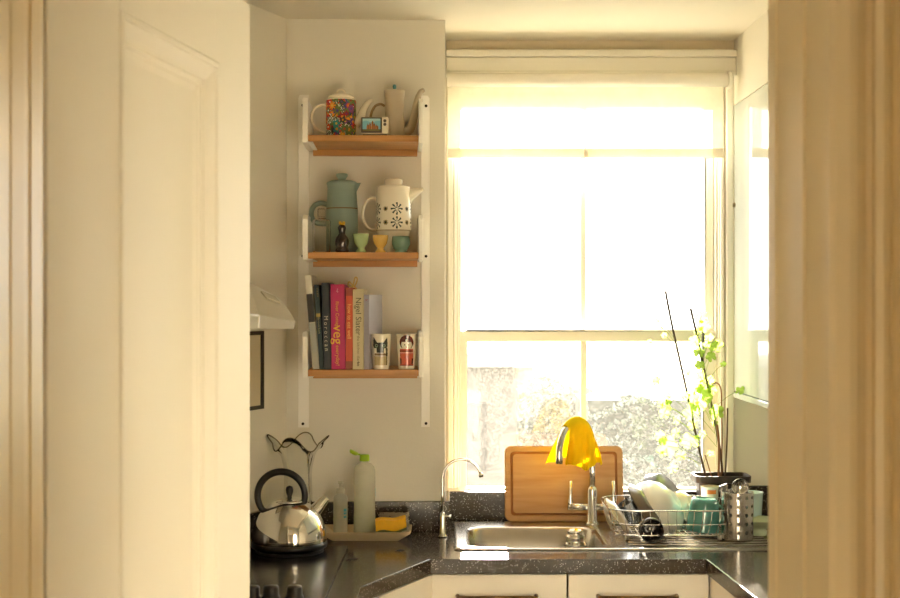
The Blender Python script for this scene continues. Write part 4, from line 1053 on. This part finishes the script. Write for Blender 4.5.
def ladle(t, top):
    MB().tube([(0, 0, 0), (0, 0, top - 0.02)], 0.0035, 10).build('utensil_handle', SATIN, t)
    MB().lathe([(0, -0.004), (0.012, -0.001), (0.021, 0.008), (0.025, 0.020), (0.0245, 0.0205), (0.020, 0.009), (0, 0.0)], 36, (0, -0.006, top), M=Matrix.Rotation(math.radians(98), 3, 'X')).build('ladle_bowl', CHROME, t)
def spatula(t, top):
    MB().tube([(0, 0, 0), (0, 0, top - 0.03)], 0.003, 8).build('utensil_handle', SATIN, t)
    MB().extrude([(-0.010, 0, top - 0.035), (0.010, 0, top - 0.035), (0.013, 0, top), (0.009, 0, top + 0.008), (-0.013, 0, top + 0.002)], (0, 0.0015, 0)).build('spatula_blade', SATIN, t)
cutl('ladle', 'round steel ladle standing in the cutlery holder', 0.002, 0.006, 0.152, (3, 0), ladle)
cutl('spatula', 'short steel spatula standing at the left of the cutlery holder', -0.022, 0.008, 0.147, (4, -7), spatula)

# items behind
yp = thing('yoghurt_pot', 'small white pot with an orange mark, behind the teal mug', 'pot', (X(710, 4.05), 4.055, RB))
MB().lathe(fine([(0, 0), (0.021, 0), (0.022, 0.002), (0.0265, 0.103), (0.028, 0.105), (0.0265, 0.106), (0.021, 0.006), (0, 0.005)], 0.003), 80, fn=lambda s, z: 1 if 0.086 < z < 0.097 and -0.012 < s < 0.016 else 0).build('pot_body', body_mats('#efe8d8', '#dd7a2e', rough=0.3), yp)
bc = thing('blue_cup', 'pale blue cup behind the cutlery holder', 'cup', (X(750, 4.0), 4.0, WT + 0.0065))
MB().lathe([(0, 0), (0.03, 0), (0.032, 0.003), (0.038, 0.108), (0.039, 0.112), (0.037, 0.112), (0.03, 0.006), (0, 0.005)], 44).build('cup_body', mat('pale_blue_china', '#bcd3d4', 0.15, coat=0.4), bc)
gd = thing('green_dish', 'pale green footed dish right of the cutlery holder', 'dish', (X(752, 4.0), 3.915, WT + 0.0065))
MB().lathe([(0, 0), (0.024, 0), (0.025, 0.012), (0.022, 0.018), (0.04, 0.028), (0.058, 0.044), (0.059, 0.047), (0.056, 0.047), (0.038, 0.033), (0, 0.026)], 48).build('dish_body', mat('pale_green_china', '#c3cfa8', 0.15, coat=0.4), gd)

# ------------------------------------------------------------------ potted climber
PX, PY = X(720.5, 4.14), 4.135
pl = thing('potted_plant', 'climbing plant with lobed leaves tied to canes in a dark pot by the window', 'potted plant', (PX, PY, WT + 0.003))
POT = mat('dark_pot', '#33231a', 0.45, var=0.08)
def sq(h, z, r): return [(x, y, z) for x, y in rrect(-h, h, -h * 0.62, h * 0.62, r, 4)]
ring_loft(MB(), [sq(0.058, 0, 0.012), sq(0.074, 0.128, 0.014), sq(0.084, 0.130, 0.016), sq(0.085, 0.150, 0.016), sq(0.078, 0.150, 0.014), sq(0.073, 0.12, 0.012)]).build('pot', POT, pl)
ring_loft(MB(), [sq(0.0715, 0.118, 0.012), sq(0.0735, 0.138, 0.012)]).build('soil', mat('soil', '#2b1d12', 0.95, var=0.3, scale=200, bump=0.6), pl)
def pp(u, v, d=4.13):
    p = P(u, v, d); return Vector((p.x - PX, p.y - PY, p.z - WT - 0.003))
CANE = mat('dark_cane', '#4a3222', 0.6, var=0.2, scale=40); STEM = mat('stem_brown', '#8a5a36', 0.6, var=0.2, scale=40)
GST = mat('stem_green', '#8fa04a', 0.6)
def stick(name, pts, r, m): 
    pts = [pp(*p) for p in pts]; return MB().tube(smooth(pts, 4), r, 8).build(name, m, pl)
stick('cane', [(665.5, 291, 4.15), (672, 325, 4.145), (686, 388, 4.14), (697, 440, 4.135), (707, 482, 4.13)], 0.0034, CANE)
stick('cane', [(690.5, 308, 4.12), (699, 345, 4.12), (711, 402, 4.12), (720, 450, 4.125), (723, 482, 4.13)], 0.0036, CANE)
stick('cane', [(727.5, 408, 4.15), (727, 440, 4.15), (725, 482, 4.14)], 0.0026, CANE)
stick('stem', [(711, 384, 4.13), (717, 383, 4.13), (721, 390, 4.13), (721.5, 410, 4.13), (722, 440, 4.13), (721, 482, 4.13)], 0.0024, STEM)
stick('stem', [(717, 425, 4.11), (719, 445, 4.11), (718.5, 482, 4.115)], 0.0036, STEM)
stick('stem', [(705, 455, 4.14), (709, 468, 4.13), (713, 482, 4.13)], 0.0018, STEM)
leaves = [(649.6, 342, 5), (664, 335, 5), (657, 321, 5), (662, 328, 4), (709, 337, 8), (717, 347, 13), (711, 357, 9), (723, 364, 6), (702.5, 387, 13), (740, 390, 9), (657, 381, 9), (667, 396, 8),
          (701.5, 316, 11), (704, 326, 11), (695, 341, 10), (706, 396, 13), (667, 406, 12), (664, 414, 9), (691, 411, 16), (717, 412, 13), (705, 393, 10), (667, 446, 18), (690, 440, 17), (676, 433, 8),
          (672, 468, 9), (702, 434, 6), (711, 453, 6), (715, 423, 6), (697, 388, 12), (694, 398, 12), (685, 396, 9), (699, 352, 10), (700, 365, 9), (708, 345, 8), (693, 425, 9), (681, 456, 9), (661, 452, 10), (700, 405, 11), (712, 390, 9), (698, 330, 9), (688, 373, 7), (660, 404, 7), (676, 420, 8), (700, 376, 11), (709, 380, 9), (660, 436, 9)]
rl_ = random.Random(11)
mbL = MB(); mbS = MB()
for (u, v, sz) in leaves:
    d = 4.13 + rl_.uniform(-0.05, 0.06); c = pp(u, v, d); R_ = sz / F * d * 0.62
    rot = Euler((rl_.uniform(-0.6, 0.6), rl_.uniform(-0.5, 0.5), rl_.uniform(-0.8, 0.8))).to_matrix() @ Matrix.Rotation(PI / 2, 3, 'X')
    n = 40; ctr = Vector((0, 0, 0)); ring = []; mid = []
    for k in range(n):
        a = 2 * PI * k / n
        lob = 0.72 + 0.28 * abs(math.cos(2.5 * (a - PI / 2))) ** 0.7 + 0.03 * math.cos(20 * a)
        da = abs(((a - 1.5 * PI + PI) % (2 * PI)) - PI)
        if da < 0.35: lob *= 0.35 + 0.65 * da / 0.35
        r0 = R_ * lob
        ring.append(Vector((r0 * math.cos(a), r0 * math.sin(a), -0.18 * R_ * math.cos(5 * (a - PI / 2)) + 0.25 * r0 * r0 / R_)))
        mid.append(Vector((0.5 * r0 * math.cos(a), 0.5 * r0 * math.sin(a), 0.02 * R_)))
    vs = [c + rot @ p for p in [ctr] + mid + ring]
    fs = [(0, 1 + k, 1 + (k + 1) % n) for k in range(n)] + [(1 + k, 1 + n + k, 1 + n + (k + 1) % n, 1 + (k + 1) % n) for k in range(n)]
    mbL.add(vs, fs, 0, True)
    # leaf stalk to the nearest cane
    if u > 688: tgt = pp(690.5 + (v + 22 - 308) * 0.19, v + 22, 4.12)
    else: tgt = pp(665.5 + (v + 20 - 291) * 0.217, v + 20, 4.145)
    if v > 425: tgt = pp(666 + (v + 12 - 291) * 0.21, v + 12, 4.14)
    mbS.tube(smooth([c, c.lerp(tgt, 0.45) + Vector((0, 0, 0.008)), tgt], 5), 0.0008, 5)
LEAF = translucent('leaf_green', '#6c8a30', '#a6bf58', 0.6)
mbL.build('foliage', LEAF, pl)
mbS.build('leaf_stalks', GST, pl)

# ------------------------------------------------------------------ outside
struct(MB().box(-40, 40, 4.7, 90, -0.6, -0.5).build('ground', mat('garden_grass', '#6a7358', 0.9, var=0.3, scale=2)))
out = thing('outbuilding', 'pale rendered outbuilding beyond the left side of the lower window', 'building', (-0.2, 13.0, -0.5))
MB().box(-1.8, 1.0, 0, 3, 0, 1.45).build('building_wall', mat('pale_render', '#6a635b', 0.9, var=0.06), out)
MB().box(-1.9, 1.1, -0.15, 3.1, 1.45, 1.58).build('flat_roof', mat('roof_grey', '#8c8680', 0.8), out)
for x in (-0.35, 0.35):
    MB().box(x - 0.2, x + 0.2, -0.02, 0.02, 0.45, 1.1).build('building_window', mat('far_window', '#4d4945', 0.9, spec=0.1), out)
def hedge(label, x, y, w, h, dep, col, seed, ht=0.0):
    r = random.Random(seed); mb = MB()
    n = 5200
    for k in range(n):
        px, pz = r.uniform(-w / 2, w / 2), h * (1 - r.random() ** 1.3 * 0.98)
        top = h * (0.86 + 0.14 * math.sin(px * 2.3 + seed) * math.cos(px * 5.1))
        pz = min(pz, top); py = r.uniform(0, dep * 0.5) * (0.3 + pz / h)
        s = r.uniform(0.015, 0.038); a = r.uniform(0, PI); b = r.uniform(-1, 1)
        m = Euler((b, r.uniform(-1, 1), a)).to_matrix()
        mb.add([Vector((px, py, pz)) + m @ Vector(q) * s for q in ((-1, 0, 0), (0, -0.5, 0.1), (1, 0, 0), (0, 0.5, 0.1))], [(0, 1, 2, 3)])
    o = thing('hedge', label, 'hedge', (x, y, -0.5), group='garden hedges')
    mb.build('leaves', mat('hedge_' + col.strip('#'), col, 0.7, var=0.3, scale=3), o)
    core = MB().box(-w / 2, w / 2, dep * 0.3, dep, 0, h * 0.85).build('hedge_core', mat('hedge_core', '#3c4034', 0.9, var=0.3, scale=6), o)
    return o
hedge('leafy hedge outside the right side of the lower window', 1.78, 10.2, 1.5, 1.55, 0.9, '#5c6456', 4)
hedge('lower leafy hedge outside the middle of the window', 0.91, 11.5, 0.62, 1.52, 0.7, '#666c60', 9)

# ------------------------------------------------------------------ light
w = bpy.data.worlds.new('sky'); SC.world = w; w.use_nodes = True
bg = w.node_tree.nodes['Background']; bg.inputs[0].default_value = (1.0, 0.98, 0.93, 1); bg.inputs[1].default_value = 4.3
sun = bpy.data.lights.new('sun', 'SUN'); sun.energy = 50; sun.angle = math.radians(0.55); sun.color = (1.0, 0.90, 0.74)
so = bpy.data.objects.new('sun', sun); COL.objects.link(so)
elev, azi = math.radians(10.8), math.radians(1.7)
sdv = Vector((math.sin(azi) * math.cos(elev), math.cos(azi) * math.cos(elev), math.sin(elev)))  # towards the sun
so.rotation_euler = sdv.to_track_quat('Z', 'Y').to_euler(); so.location = sdv * 20
por = bpy.data.lights.new('window_portal', 'AREA'); por.shape = 'RECTANGLE'; por.size = 0.84; por.size_y = 1.27
por.cycles.is_portal = True
po = bpy.data.objects.new('window_portal', por); COL.objects.link(po)
po.location = (0.449, 4.50, 1.62); po.rotation_euler = (-PI / 2, 0, 0)

po2 = po.copy(); po2.data = por.copy(); po2.data.size = 1.2; po2.data.size_y = 1.1; po2.data.cycles.is_portal = True; COL.objects.link(po2)
po2.location = (1.12, -0.35, 1.50); po2.rotation_euler = (PI / 2, 0, PI / 2)  # portal for the added hall window
# ------------------------------------------------------------------ camera and look
cam = bpy.data.cameras.new('camera'); co = bpy.data.objects.new('camera', cam); COL.objects.link(co)
cam.sensor_width = 36; cam.lens = 36 * F / 900; cam.clip_start = 0.05
co.location = (0, 0, EYE); co.rotation_euler = (PI / 2, 0, 0)
cam.dof.use_dof = True; cam.dof.focus_distance = 3.95; cam.dof.aperture_fstop = 9
SC.camera = co
SC.view_settings.view_transform = 'Standard'; SC.view_settings.look = 'None'
SC.view_settings.gamma = 1; SC.view_settings.use_curve_mapping = False
SC.view_settings.exposure = 0.62
SC.cycles.max_bounces = 16; SC.cycles.diffuse_bounces = 10; SC.cycles.glossy_bounces = 6; SC.cycles.transparent_max_bounces = 24
SC.cycles.use_denoising = True
SC.cycles.caustics_reflective = False; SC.cycles.caustics_refractive = False
SC.cycles.sample_clamp_indirect = 12
